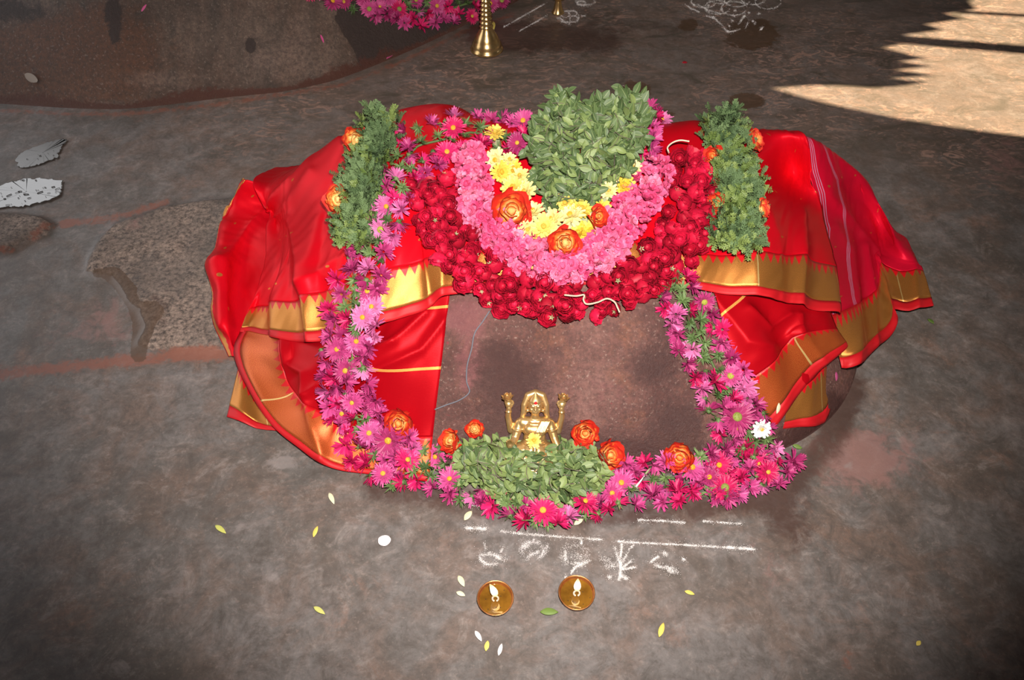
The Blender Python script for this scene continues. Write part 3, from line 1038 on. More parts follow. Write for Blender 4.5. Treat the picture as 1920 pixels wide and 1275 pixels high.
def along(path, hw, spacing, jitter=0.0, n_try=6000, seed=0, fixed=None):
    """scattered picture points over a band around a path (no two closer than spacing)"""
    r = random.Random(seed)
    P = np.array(path, float)
    L = np.r_[0, np.cumsum(np.hypot(*np.diff(P, axis=0).T))]
    hw = np.array(hw if isinstance(hw, (list, tuple)) else [hw] * len(path), float)
    out = [(q[0], q[1], 0.5, 0.0) for q in (fixed or [])]
    pts = []
    for _ in range(n_try):
        s = r.uniform(0, L[-1])
        x = np.interp(s, L, P[:, 0]); y = np.interp(s, L, P[:, 1])
        x2 = np.interp(s + 4, L, P[:, 0]); y2 = np.interp(s + 4, L, P[:, 1])
        x1 = np.interp(s - 4, L, P[:, 0]); y1 = np.interp(s - 4, L, P[:, 1])
        tx, ty = x2 - x1, y2 - y1
        k = math.hypot(tx, ty) + 1e-9
        q = r.uniform(-1, 1)
        w = np.interp(s, L, hw) * q
        u, v = x - ty / k * w, y + tx / k * w
        if all((u - a) ** 2 + (v - c) ** 2 > spacing ** 2 for a, c, *_ in out):
            out.append((u, v, s / L[-1], q)); pts.append((u, v, s / L[-1], q))
    return pts


def scatter(poly, spacing, n_try=8000, seed=0, inset=0):
    r = random.Random(seed)
    xs = [p[0] for p in poly]; ys = [p[1] for p in poly]
    U = np.array([r.uniform(min(xs), max(xs)) for _ in range(n_try)])
    V = np.array([r.uniform(min(ys), max(ys)) for _ in range(n_try)])
    D = sdist(U, V, poly)
    out = []
    for u, v, d in zip(U, V, D):
        if d > inset and all((u - a) ** 2 + (v - c) ** 2 > spacing ** 2 for a, c, _ in out):
            out.append((u, v, d))
    return out


# where the rays from the camera side meet the cloth and the rock
from mathutils.bvhtree import BVHTree
_v = []; _f = []
for vv, ff in CLOTH_POLY:
    k = len(_v); _v += [Vector(p) for p in vv]; _f += [tuple(i + k for i in q) for q in ff]
CLOTH_BVH = BVHTree.FromPolygons(_v, _f)


def touch(u, v, off=0.0):
    """the place on cloth, rock or floor under picture point u,v, lifted off towards the viewer's side along the surface normal"""
    d = Vector(ray(u, v)).normalized()
    p = hit(u, v, 0.0)
    h = CLOTH_BVH.ray_cast(Vector(CAMP), d)
    if h[0] is not None and ((h[0] - Vector(CAMP)).length < (p - Vector(CAMP)).length + 0.02):
        p = h[0]
    n = surf_n(p)
    c = max(0.45, -d.dot(n))
    return p - d * (off / c), n


def tuft(base, parent, u, v, off, kind, sc=1.0, face=None):
    """one flower of the aster garland"""
    p, n = touch(u, v, off)
    nn = (n * 0.6 + (Vector(CAMP) - p).normalized() * 0.6).normalized()
    pal = random.random()
    F, S = (AF, AS) if pal < 0.55 else ((AF_P, AS_P) if pal < 0.70 else (AF_H, AS_H))
    if kind == 'front':
        o = obj_from(random.choice(F), 'aster', parent)
        place(o, p, rot_to(nn, random.uniform(0, 6.28), random.uniform(0, .45)), sc, base)
        e = obj_from(random.choice(EY), 'flower_centre', o)
        e.location = (0, 0, 0.002)
    elif kind == 'side':
        o = obj_from(random.choice(S), 'aster', parent)
        place(o, p, rot_to(nn, random.uniform(0, 6.28), random.uniform(.3, 1.0)), sc, base)
    elif kind == 'back':
        o = obj_from(random.choice(S), 'aster', parent)
        place(o, p, rot_to(nn, random.uniform(0, 6.28), random.uniform(1.1, 2.2)), sc, base)
        obj_from(random.choice(CX), 'calyx', o)
    else:
        o = obj_from(random.choice(SP), 'green_sprig', parent)
        place(o, p, rot_to(nn, random.uniform(0, 6.28), random.uniform(0, .8)), sc, base)
    return o


def string_along(parent, base, path, off, r, mat, n=60, name='garland_string'):
    P = np.array(path, float)
    L = np.r_[0, np.cumsum(np.hypot(*np.diff(P, axis=0).T))]
    pts = [touch(np.interp(s, L, P[:, 0]), np.interp(s, L, P[:, 1]), off)[0] - Vector(base) for s in np.linspace(0, L[-1], n)]
    b = MB(); b.tube(pts, r, 8)
    return b.build(name, mat, parent)


# -- the long aster garland
A_LEFT = [(985, 248), (940, 255), (880, 248), (830, 262), (785, 272), (752, 305), (738, 355), (726, 405), (712, 445), (690, 492), (664, 545), (660, 590), (652, 640),
          (648, 690), (652, 740), (672, 792), (702, 838), (750, 866), (800, 876), (850, 888), (900, 908), (950, 932), (1020, 950), (1085, 942), (1140, 916), (1190, 908),
          (1250, 897), (1310, 895), (1380, 888), (1430, 878), (1462, 875)]
A_LW = [22, 24, 30, 34, 42, 34, 22, 24, 24, 28, 34, 36, 40, 38, 36, 38, 42, 40, 34, 34, 30, 26, 24, 24, 30, 34, 32, 36, 40, 38, 26]
A_RIGHT = [(1262, 520), (1275, 548), (1295, 590), (1312, 635), (1340, 690), (1362, 738), (1382, 785), (1420, 832), (1450, 852)]
A_RW = [16, 28, 36, 38, 38, 38, 40, 32, 20]
A_TOP = [(1205, 310), (1208, 265), (1218, 225), (1212, 195)]
A_TAIL = [(1222, 215), (1248, 222)]
gb = Vector(touch(1000, 940)[0])
asters = thing('aster_garland', 'long garland of pink purple asters looped around the front of the shrine rock', 'garland', gb)
FRONT_AT = [(648, 695, 1.0), (660, 755, .9), (728, 826, 1.25), (692, 812, .95), (632, 655, 1.0), (668, 640, .9), (1382, 782, 1.3), (1297, 876, 1.1), (1348, 872, 1.1), (1018, 957, 1.15),
            (850, 240, 1.0), (1097, 940, 1.0), (680, 595, 1.0), (1370, 705, .9), (764, 862, 1.0), (1165, 905, 1.0), (1440, 885, .9), (970, 268, .9), (838, 285, 0.95), (718, 888, 0.9), (843, 898, 1.0)]
for u, v, s in FRONT_AT:
    tuft(gb, asters, u, v, 0.036, 'front', s)
k = 0
for path, hw, sp, sd in ((A_LEFT, [w + 9 for w in A_LW], 19.5, 3), (A_RIGHT, [w + 8 for w in A_RW], 20, 4), (A_TOP, 18, 19, 5), (A_TAIL, 7, 13, 6), ([(1470, 880), (1492, 868)], 8, 18, 8)):
    for u, v, s, q in along(path, hw, sp, seed=sd, n_try=5000, fixed=[(a, c) for a, c, _ in FRONT_AT]):
        r = random.random()
        mid = abs(q) < 0.45
        kind = ('sprig' if r < 0.48 else 'back' if r < 0.68 else 'side' if r < 0.94 else 'front') if mid else ('sprig' if r < 0.09 else 'back' if r < 0.25 else 'side' if r < 0.93 else 'front')
        tuft(gb, asters, u, v, random.uniform(0.014, 0.028) if not mid else random.uniform(0.022, 0.034), kind, random.uniform(.80, 1.12))
string_along(asters, gb, A_LEFT, 0.008, 0.0028, CALYX, 140)
string_along(asters, gb, A_RIGHT, 0.008, 0.0028, CALYX, 60)


# -- crimson rose garland
def rose_mesh(name, seed, mats, layers, R0, H, wave=0.06, uv=True, nphi=6, nt=5):
    """wrapped petals: layers = (radius factor, height factor, lip flare, petals)"""
    r = random.Random(seed); b = MB()
    for li, (rf, hf, flare, n) in enumerate(layers):
        for i in range(n):
            a0 = 6.283 * (i + 0.5 * (li % 2)) / n + r.uniform(-.25, .25)
            wid = 6.283 / n * 0.72
            rows = []; uvs = []
            kk = r.uniform(.88, 1.12)
            for ti in range(nt + 1):
                t = ti / nt
                row = []
                for pj in range(nphi + 1):
                    s = 2 * pj / nphi - 1
                    narrow = math.sin(min(1, t * 1.25 + .12) * math.pi / 2)
                    ph = a0 + wid * s * narrow
                    rad = R0 * rf * kk * (0.35 + 0.65 * math.sin(min(1.0, t * 1.2) * math.pi / 2)) + R0 * flare * max(0, t - .55) ** 1.5 * 1.8
                    rad *= 1 + wave * math.sin(7 * ph + 5 * t + seed) * t
                    zz = H * hf * (t * 0.95) - H * 0.16 * s * s * t - H * flare * 0.5 * max(0, t - .7) * 2
                    row.append((rad * math.cos(ph), rad * math.sin(ph), zz + r.uniform(-1, 1) * 0.012 * H))
                    uvs.append((0.5 + .5 * s, t * (0.6 + 0.4 * rf)))
                rows.append(row)
            b.grid(np.array(rows), 0, uvs)
    return b.mesh(name, mats, uv)


ROSE_RED = varied('crimson_petal', (0.46, 0.001, 0.022), (0.74, 0.008, 0.060), 0.6, 60)
ROSE_DEEP = varied('crimson_petal_deep', (0.34, 0.001, 0.016), (0.58, 0.003, 0.038), 0.6, 60)


def closed_rose(seed, mat):
    """a tight round head of overlapping rumpled petals"""
    r = random.Random(seed); b = MB()
    for li, (rf, k) in enumerate(((.40, 3), (.62, 4), (.82, 5), (1.0, 6))):
        for i in range(k):
            a0 = 6.283 * (i + r.uniform(-.3, .3)) / k + li * .7
            wid = 6.283 / k * r.uniform(.62, .85)
            top = r.uniform(.55, .95) - .13 * li            # how far the petal closes over the head
            lip = r.uniform(.10, .34); k1 = r.uniform(4, 9)
            rows = []
            for ti in range(6):
                t = ti / 5
                row = []
                for pj in range(6):
                    s = 2 * pj / 5 - 1
                    lat = -1.0 + (1.0 + 1.15 * top) * t - .35 * s * s * t
                    w = wid * s * math.sin(min(1, t * 1.3 + .15) * 1.57)
                    rad = 0.0195 * rf * (1 + lip * max(0, t - .6) * 2.2 + .11 * t * math.sin(k1 * s + 6 * t + seed))
                    ph = a0 + w
                    row.append((rad * math.cos(lat) * math.cos(ph), rad * math.cos(lat) * math.sin(ph), .012 + rad * math.sin(lat) * .95 + r.uniform(-1, 1) * .0012))
                rows.append(row)
            b.grid(np.array(rows), 0)
    b.lathe([(.009, .010), (.006, .015), (.002, .017), (.0002, .0175)], 8)
    return b.mesh('rose', [mat])


RM = [closed_rose(80 + i, ROSE_RED if i % 3 else ROSE_DEEP) for i in range(7)]
SEPAL = MB()
for i in range(5):
    petal(SEPAL, 0, 1.257 * i, .5, 0.016, 0.006, .6, .002, .2, 3, -.002, (.8, 1, .6, .1))
SEPAL = SEPAL.mesh('sepals', [STEM])
R_PATH = [(806, 338), (812, 392), (842, 448), (890, 500), (950, 540), (1015, 560), (1090, 562), (1160, 545), (1218, 510), (1264, 462), (1292, 402), (1300, 340), (1288, 290)]
R_W = [36, 40, 42, 40, 38, 34, 32, 36, 40, 44, 42, 40, 32]
rb = Vector(touch(1050, 560)[0])
roses = thing('rose_garland', 'thick U shaped garland of crimson red roses hung below the pink garland', 'garland', rb)
for u, v, s, q in along(R_PATH, R_W, 17.5, seed=12, n_try=8000):
    p, n = touch(u, v, 0.020 + 0.022 * (1 - q * q) + random.uniform(0, .006))
    nn = (n * 0.5 + (Vector(CAMP) - p).normalized() * 0.6).normalized()
    o = obj_from(random.choice(RM), 'rose', roses)
    place(o, p - nn * 0.010, rot_to(nn, random.uniform(0, 6.28), random.uniform(0, 1.2)), random.uniform(.72, 1.05), rb)
    if random.random() < 0.16:
        e = obj_from(SEPAL, 'sepals', o); e.location = (random.uniform(-.016, .016), random.uniform(-.016, .016), 0.020); e.scale = (.5, .5, .5)
string_along(roses, rb, R_PATH, 0.014, 0.014, ROSE_DEEP, 60)


# -- pink ruffled garland
PINK = varied('pink_petal', (0.66, 0.045, 0.165), (0.80, 0.135, 0.29), 0.55, 90)
PINK_PALE = varied('pink_petal_pale', (0.74, 0.10, 0.24), (0.84, 0.24, 0.38), 0.55, 90)


def ruffle(seed, mat):
    r = random.Random(seed); b = MB()
    for ring, (el, k, L) in enumerate(((0.1, 7, .020), (0.6, 7, .018), (1.1, 5, .014))):
        for i in range(k):
            petal(b, 0, 6.283 * i / k + r.uniform(-.4, .4), el + r.uniform(-.2, .25), L * r.uniform(.8, 1.15), 0.013 * r.uniform(.75, 1.2), r.uniform(-.8, .5), 0.001, 0.3, 4, 0,
                  (0.3, .75, 1.05, 1.0, 0.55), r.uniform(-.4, .4), 0.0020)
    return b.mesh('pink_blossom', [mat])


PB = [ruffle(110 + i, PINK if i % 3 else PINK_PALE) for i in range(6)]
P_PATH = [(884, 272), (882, 325), (893, 378), (928, 430), (980, 470), (1060, 496), (1118, 475), (1160, 430), (1200, 375), (1228, 330), (1238, 300)]
P_W = [22, 28, 32, 32, 32, 32, 34, 36, 34, 28, 20]
pb = Vector(touch(1060, 495)[0])
pinks = thing('pink_garland', 'U shaped garland of bright pink ruffled blossoms inside the rose garland', 'garland', pb)
for u, v, s, q in along(P_PATH, P_W, 12.6, seed=17, n_try=9000):
    p, n = touch(u, v, 0.026 + 0.024 * (1 - q * q) + random.uniform(0, .006))
    nn = (n * 0.5 + (Vector(CAMP) - p).normalized() * 0.6).normalized()
    o = obj_from(random.choice(PB), 'pink_blossom', pinks)
    place(o, p, rot_to(nn, random.uniform(0, 6.28), random.uniform(0, 1.0)), random.uniform(.66, .92), pb)
string_along(pinks, pb, P_PATH, 0.012, 0.018, PINK, 60)


# -- yellow chrysanthemums
YEL = varied('yellow_petal', (0.80, 0.50, 0.03), (0.90, 0.72, 0.18), 0.55, 60)
YEL_PALE = varied('pale_yellow_petal', (0.86, 0.68, 0.20), (0.92, 0.82, 0.42), 0.55, 60)


def mum(seed, mat):
    r = random.Random(seed); b = MB()
    for ring, (el, k, L) in enumerate(((0.05, 15, .026), (0.40, 13, .023), (0.8, 10, .018), (1.2, 6, .012))):
        for i in range(k):
            petal(b, 0, 6.283 * (i + .5 * ring) / k + r.uniform(-.15, .15), el + r.uniform(-.15, .2), L * r.uniform(.85, 1.12), 0.0085 * r.uniform(.8, 1.15), r.uniform(-.4, .5), 0.002, 0.3, 3, 0,
                  (0.45, .95, 1.0, 0.6))
    return b.mesh('chrysanthemum', [mat])


MU = [mum(130 + i, YEL if i % 2 else YEL_PALE) for i in range(4)]
MUM_AT = [(928, 250, .95), (930, 300, 1.0), (940, 322, .9), (962, 316, .8), (962, 352, 1.05), (985, 360, 1.0), (975, 330, .8), (1000, 398, 1.0), (978, 412, .8), (1020, 425, 1.05), (1035, 412, 1.0),
          (1070, 405, 1.15), (1090, 392, .95), (1042, 440, .95), (1085, 438, 1.0), (1108, 432, .95), (1132, 392, .8), (1120, 412, .7), (1142, 357, .7), (1172, 348, .85), (1180, 298, .75), (1186, 315, .75),
          (990, 430, .8), (1010, 440, .8), (1150, 335, .5), (955, 300, .7), (1060, 380, .8)]
yb = Vector(touch(1040, 420)[0])
yel = thing('chrysanthemum_garland', 'garland of yellow chrysanthemums ringing the upper bunch of basil', 'garland', yb)
for u, v, s in MUM_AT:
    p, n = touch(u, v, random.uniform(0.030, 0.040))
    nn = (n * 0.5 + (Vector(CAMP) - p).normalized() * 0.6).normalized()
    o = obj_from(random.choice(MU), 'chrysanthemum', yel)
    place(o, p, rot_to(nn, random.uniform(0, 6.28), random.uniform(0, .6)), s, yb)
    if True:
        e = obj_from(EY[1], 'flower_centre', o); e.location = (0, 0, .006)
string_along(yel, yb, [(930, 255), (935, 320), (970, 380), (1020, 428), (1085, 425), (1140, 370), (1183, 300)], 0.014, 0.010, STEM, 40)


# -- grey green herb garlands
HERB = varied('herb_leaf', (0.060, 0.112, 0.040), (0.155, 0.235, 0.092), 0.75, 60)
HERB_Y = varied('herb_leaf_fresh', (0.10, 0.165, 0.035), (0.21, 0.28, 0.075), 0.6, 60)


def herb(seed, mat):
    """a sprig of finely lobed leaves"""
    r = random.Random(seed); b = MB()
    for li in range(9):
        ang = r.uniform(0, 6.283); el0 = r.uniform(0.15, 1.25); L = 0.026 * r.uniform(.75, 1.15); curl = r.uniform(-1.1, -.1)
        ca, sa = math.cos(ang), math.sin(ang)
        x, z, e = 0.002, 0.0, el0
        N = 5
        spine = []
        for i in range(N + 1):
            spine.append((x, z, e)); x += math.cos(e) * L / N; z += math.sin(e) * L / N; e += curl / N
        def W(i, dx, y, dz=0):
            X, Z, E = spine[i]
            X += dx * math.cos(E) - dz * math.sin(E); Z += dx * math.sin(E) + dz * math.cos(E)
            return (X * ca - y * sa, X * sa + y * ca, Z)
        # midrib
        b.grid(np.array([[W(i, 0, -.0011), W(i, 0, .0011)] for i in range(N + 1)]), 0)
        for i in range(1, N + 1):
            q = (0.0062 - 0.0007 * abs(i - 3)) * r.uniform(.8, 1.25)
            for s in (-1, 1):
                tip = q
                lift = r.uniform(.0005, .004)
                b.add([W(i, -.0016, 0), W(i, .0014, 0), W(i, .0012 + tip * .25, s * tip * .55, lift), W(i, tip * .75, s * tip, lift), W(i, tip * .35, s * tip * 1.05, lift * .4), W(i, .001, s * tip * .72, 0),
                       W(i, tip * .05, s * tip * .98, -.001), W(i, -.0014, s * tip * .6, 0)],
                      [(0, 1, 2, 5), (2, 3, 4, 5), (0, 5, 7), (5, 6, 7)] if s > 0 else [(5, 2, 1, 0), (5, 4, 3, 2), (7, 5, 0), (7, 6, 5)], 0)
        b.add([W(N, 0, -.0012), W(N, 0, .0012), W(N, .003, .0022), W(N, .005, 0), W(N, .003, -.0022)], [(0, 1, 2, 3), (0, 3, 4)], 0)
    return b.mesh('herb_sprig', [mat])


HB = [herb(150 + i, HERB if i % 4 else HERB_Y) for i in range(7)]
FLAME = NT('orange_rose_petal')
_s = FLAME.n('ShaderNodeSeparateXYZ', {'Vector': FLAME.coord('UV')})
_f1 = FLAME.math('ADD', _s.outputs[1], FLAME.math('MULTIPLY', FLAME.math('SUBTRACT', FLAME.noise(60, 3, .6, FLAME.coord()), 0.5), 0.7))
_f1 = FLAME.math('ADD', _f1, FLAME.math('MULTIPLY', FLAME.math('SUBTRACT', FLAME.rnd(), 0.5), 0.25))
FLAME.p(Base_Color=FLAME.ramp(_f1, [(0.30, (0.86, 0.50, 0.16)), (0.52, (0.84, 0.22, 0.03)), (0.80, (0.66, 0.022, 0.008))]), Roughness=0.7)
FLAME = FLAME.mat
FLAME_Y = NT('yellow_red_rose_petal')
_s = FLAME_Y.n('ShaderNodeSeparateXYZ', {'Vector': FLAME_Y.coord('UV')})
FLAME_Y.p(Base_Color=FLAME_Y.ramp(FLAME_Y.math('ADD', _s.outputs[1], FLAME_Y.math('MULTIPLY', FLAME_Y.math('SUBTRACT', FLAME_Y.noise(50, 3, .6, FLAME_Y.coord()), 0.5), 0.5)),
          [(0.42, (0.92, 0.70, 0.26)), (0.64, (0.88, 0.34, 0.06)), (0.92, (0.62, 0.02, 0.01))]), Roughness=0.7)
FLAME_Y = FLAME_Y.mat


def rose_petal(b, r, li, rf, a0, wid, R0, spread):
    """one rumpled petal wrapped round the head; outer ones lean outwards"""
    top = r.uniform(.45, .95) - .16 * li
    lip = r.uniform(.12, .30) + .07 * li; k1 = r.uniform(3, 7); ph0 = r.uniform(0, 6)
    rows = []; uv = []
    for ti in range(7):
        t = ti / 6
        row = []
        for pj in range(8):
            s = 2 * pj / 7 - 1
            lat = -1.0 + (1.0 + 1.15 * top) * t - r.uniform(.30, .42) * s * s * t
            w = wid * s * math.sin(min(1, t * 1.3 + .15) * 1.57)
            rad = R0 * rf * (1 + lip * max(0, t - .55) * 2.0 * spread + .12 * t * math.sin(k1 * s + 5 * t + ph0))
            ph = a0 + w
            row.append((rad * math.cos(lat) * math.cos(ph), rad * math.cos(lat) * math.sin(ph), .5 * R0 + rad * math.sin(lat) * .95 + r.uniform(-1, 1) * .0010))
            uv.append((.5 + .5 * s, min(1, max(0, t * (.55 + .5 * rf) + r.uniform(-.04, .04)))))
        rows.append(row)
    b.grid(np.array(rows), 0, uv)


def big_rose(name, p, n, parent=None, base=None, sc=1.0, seed=0, mat=None, tilt=0.2):
    """orange rose: a bud of inner petals and single outer petals"""
    mat = mat or FLAME
    r = random.Random(seed * 7 + 1)
    b = MB()
    for li, (rf, k) in enumerate(((.30, 3), (.50, 3), (.68, 4))):
        for i in range(k):
            rose_petal(b, r, li, rf * r.uniform(.9, 1.1), 6.283 * (i + r.uniform(-.35, .35)) / k + li, 6.283 / k * r.uniform(.5, .8), .034, 1.0)
    for i in range(3):
        rose_petal(b, r, 0, .15, 2.1 * i, 1.2, .034, .6)
    k = len(b.uv); b.lathe([(.012, .012), (.009, .020), (.003, .024), (.0002, .025)], 10)
    b.uv[k:] = [(.5, .45)] * (len(b.uv) - k)
    o = obj_from(b.mesh('rose_bud', [mat], True), name, parent)
    place(o, p, rot_to(n, random.uniform(0, 6.28), tilt), sc, base)
    for ring, (rf, k) in enumerate(((.84, 5), (1.0, 5))):
        for i in range(k):
            b = MB()
            rose_petal(b, r, 2 + ring, rf * r.uniform(.92, 1.08), 6.283 * (i + .5 * ring + r.uniform(-.25, .25)) / k, 6.283 / k * r.uniform(.55, .8), .034, 1.15)
            b.build('petal', [mat], o, uv=True)
    return o


H_LEFT = [(722, 210), (700, 262), (680, 310), (668, 360), (662, 410), (656, 450)]
H_LW = [34, 40, 40, 42, 42, 36]
H_RIGHT = [(1352, 205), (1362, 250), (1375, 300), (1388, 350), (1384, 400), (1375, 455)]
H_RW = [36, 40, 44, 46, 46, 44]
for path, hw, lab, sd, rl in ((H_LEFT, H_LW, 'thick herb leaf garland hanging at the left, with two large orange roses on its edge', 23,
                               [(672, 262, .74, FLAME_Y, (-.15, -.8, .6)), (638, 374, .78, FLAME_Y, (-.15, -.8, .6))]),
                              (H_RIGHT, H_RW, 'thick herb leaf garland hanging at the right, with small orange petals peeping from its edges', 24,
                               [(1340, 294, .55, FLAME, (-.8, -.4, .5)), (1350, 382, .55, FLAME, (-.8, -.4, .5)), (1408, 265, .62, FLAME_Y, (.8, -.3, .5)), (1428, 392, .5, FLAME_Y, (.8, -.3, .5))])):
    hb = Vector(touch(path[2][0], path[2][1])[0])
    g = thing('herb_garland', lab, 'garland', hb)
    for u, v, s, q in along(path, hw, 11.5, seed=sd, n_try=9000):
        if any(math.hypot(u - a, v - c) < 19 * k for a, c, k, *_ in rl): continue
        p, n = touch(u, v, 0.022 + 0.040 * (1 - q * q) + random.uniform(0, .008))
        nn = (n * 0.5 + (Vector(CAMP) - p).normalized() * 0.6).normalized()
        side = Vector((1, 0, 0)) * q * 0.7
        o = obj_from(random.choice(HB), 'herb_sprig', g)
        place(o, p - nn * .012, rot_to((nn + side).normalized(), random.uniform(0, 6.28), random.uniform(0, .5)), random.uniform(.85, 1.1), hb)
    string_along(g, hb, [tuple(np.array(path[0]) * .6 + np.array(path[1]) * .4)] + path[1:], 0.010, 0.020, HERB, 24, 'leaf_core')
    for i, (u, v, k, mt, nv) in enumerate(rl):
        p, n = touch(u, v, 0.040)
        big_rose('rose', p, Vector(nv), g, hb, k, 40 + i + sd, mt, 0.1)

# -- basil bunches
BASIL = NT('basil_leaf')
_sep = BASIL.n('ShaderNodeSeparateXYZ', {'Vector': BASIL.coord('UV')})
_vein = BASIL.math('ABSOLUTE', BASIL.math('SUBTRACT', _sep.outputs[0], .5))
_bc = BASIL.ramp(BASIL.math('ADD', BASIL.math('MULTIPLY', BASIL.rnd(), .8), BASIL.math('MULTIPLY', BASIL.noise(60, 3, .6, BASIL.coord()), .4)),
                 [(0.12, (0.052, 0.092, 0.032)), (0.55, (0.108, 0.168, 0.055)), (1.0, (0.22, 0.29, 0.090))])
BASIL.p(Base_Color=BASIL.mix(BASIL.math('LESS_THAN', _vein, .035), _bc, (0.26, 0.31, 0.14)), Roughness=0.55)
BASIL = BASIL.mat
BSTEM = varied('purple_basil_stem', (0.10, 0.075, 0.06), (0.24, 0.20, 0.15), 0.6, 60)


def leaf_geo(b, r, M=None, L=0.030, W=0.016):
    L *= r.uniform(.75, 1.15); W *= r.uniform(.8, 1.15)
    c = MB(); petal(c, 0, 0, r.uniform(-.1, .3), L, W, r.uniform(-1.1, .5), 0, r.uniform(.1, .5), 6, 0, (.12, .62, .95, 1.0, .86, .55, .06), r.uniform(-.2, .2))
    v = [tuple(M @ Vector(p)) for p in c.v] if M is not None else c.v
    b.add(v, c.f, 0, c.uv)


LEAF = []
for i in range(8):
    b = MB(); leaf_geo(b, random.Random(170 + i)); LEAF.append(b.mesh('leaf', [BASIL], True))


def basil(name, label, poly, p0, nrm, thick, seed, nleaf=300, tilt=1.25):
    r = random.Random(seed)
    nrm = Vector(nrm).normalized()
    t = thing(name, label, 'leaves', p0)
    cand = scatter(poly, 7.0, 9000, seed)
    r.shuffle(cand)
    dmax = max(d for *_, d in cand)
    fill = MB(); stems = MB(); n = 0
    for u, v, d in cand:
        h = thick * math.sqrt(max(0, 1 - (1 - min(1, d / (dmax * .75))) ** 2))
        top = n < nleaf
        p = on_plane(u, v, p0, nrm)
        dv = Vector(ray(u, v)).normalized()
        p = p - dv * (h * (r.uniform(.75, 1.05) if top else r.uniform(.2, .8)))
        view = (Vector(CAMP) - p).normalized()
        nn = (nrm * .4 + view * .8).normalized()
        a = r.uniform(0, 6.28); q = rot_to(nn, 0, 0) @ Quaternion((math.cos(a), math.sin(a), 0), r.uniform(0, tilt)) @ Quaternion((0, 0, 1), r.uniform(0, 6.28))
        if top:
            o = obj_from(LEAF[r.randrange(8)], 'leaf', t)
            sc = r.uniform(.7, 1.1)
            place(o, p - q @ Vector((0.012 * sc, 0, 0)), q, sc, p0)
        else:
            M = Matrix.Translation(p - Vector(p0)) @ q.to_matrix().to_4x4()
            leaf_geo(fill, r, M)
        n += 1
        if n % 4 == 0:
            c = p - Vector(p0)
            dr = q @ Vector((1, 0, 0)); dr = (dr - nn * dr.dot(nn) * .6)
            sd = nn.cross(dr) * r.uniform(-.006, .006)
            stems.tube([c - dr * .020 - nn * .006, c - dr * .008 + sd + nn * .001, c + dr * .006 + sd + nn * .003, c + dr * .018 + nn * .002], 0.0008, 4)
        # a layer underneath so that no gap shows the cloth
        for _ in range(2):
            p2 = on_plane(u + r.uniform(-6, 6), v + r.uniform(-6, 6), p0, nrm) - dv * (h * r.uniform(.05, .55))
            M = Matrix.Translation(p2 - Vector(p0)) @ (rot_to(nn, r.uniform(0, 6.28), r.uniform(0, .9))).to_matrix().to_4x4()
            leaf_geo(fill, r, M)
    f = fill.build('leaf_filling', BASIL, t, uv=True); f['kind'] = 'stuff'
    s = stems.build('stems', BSTEM, t); s['kind'] = 'stuff'
    return t


B_TOP = [(1038, 182), (1048, 168), (1068, 172), (1082, 190), (1098, 196), (1118, 182), (1136, 192), (1152, 178), (1166, 166), (1190, 176), (1200, 196), (1212, 215), (1212, 250), (1196, 275), (1190, 300),
         (1178, 330), (1152, 352), (1128, 370), (1105, 382), (1060, 390), (1024, 384), (1010, 350), (1000, 320), (992, 285), (1000, 245), (1020, 212)]
B_BOT = [(852, 862), (862, 835), (880, 824), (930, 820), (962, 814), (985, 834), (1020, 834), (1045, 818), (1090, 824), (1118, 830), (1132, 858), (1136, 888), (1118, 915), (1092, 928), (1060, 940), (1010, 940), (955, 930),
         (905, 908), (868, 888)]
basil('basil_bunch', 'heart shaped bunch of green basil sprigs standing on top of the shrine rock', B_TOP, hit(1075, 372, 0.030), (0, -.50, .86), 0.055, 33)
basil('basil_bunch', 'broad heap of green basil leaves at the foot of the brass figure', B_BOT, hit(985, 925, 0.026), (0, -.22, .97), 0.075, 34)
# ---------------------------------------------------------------- loose roses around the figure and on the yellow ring
def cam_n(p, k=0.7, n=None):
    n = n or surf_n(p)
    return (n * (1 - k) + (Vector(CAMP) - p).normalized() * k).normalized()


ROSES = [(957, 392, 1.08, 'red orange rose resting on the yellow flowers left of the basil bunch', FLAME, .066, (0, 0, 0)),
         (1059, 453, .86, 'orange red rose lying at the lowest point of the yellow flower ring', FLAME, .066, (0, 0, 0)),
         (1118, 404, .62, 'narrow orange rose tipped on its side among yellow flowers right of the basil', FLAME, .066, (.9, 0, 0)),
         (747, 795, .84, 'orange rose lying on the red cloth above the left asters', FLAME, .034, (0, 0, 0)),
         (848, 828, .70, 'salmon orange rose at the left end of the lower basil heap', FLAME, .034, (-.6, 0, 0)),
         (889, 806, .52, 'small red rose behind the left end of the lower basil heap', FLAME, .014, (0, .3, 0)),
         (1098, 812, .76, 'red orange rose just right of the brass figure behind the basil heap', FLAME, .030, (0, 0, 0)),
         (1141, 856, .86, 'large bright orange rose at the right end of the lower basil heap', FLAME, .034, (.5, 0, 0)),
         (1276, 857, .84, 'round orange red rose on the asters right of the lower basil heap', FLAME, .040, (0, 0, 0))]
for i, (u, v, s, lab, mt, off, lean) in enumerate(ROSES):
    p, n = touch(u, v, off)
    o = big_rose('rose', p - cam_n(p) * .02 * s, cam_n(p, .8) + Vector(lean), None, None, s * .84, 70 + i, mt, 0.15)
    tag(o, lab, 'flower', 'loose orange roses')

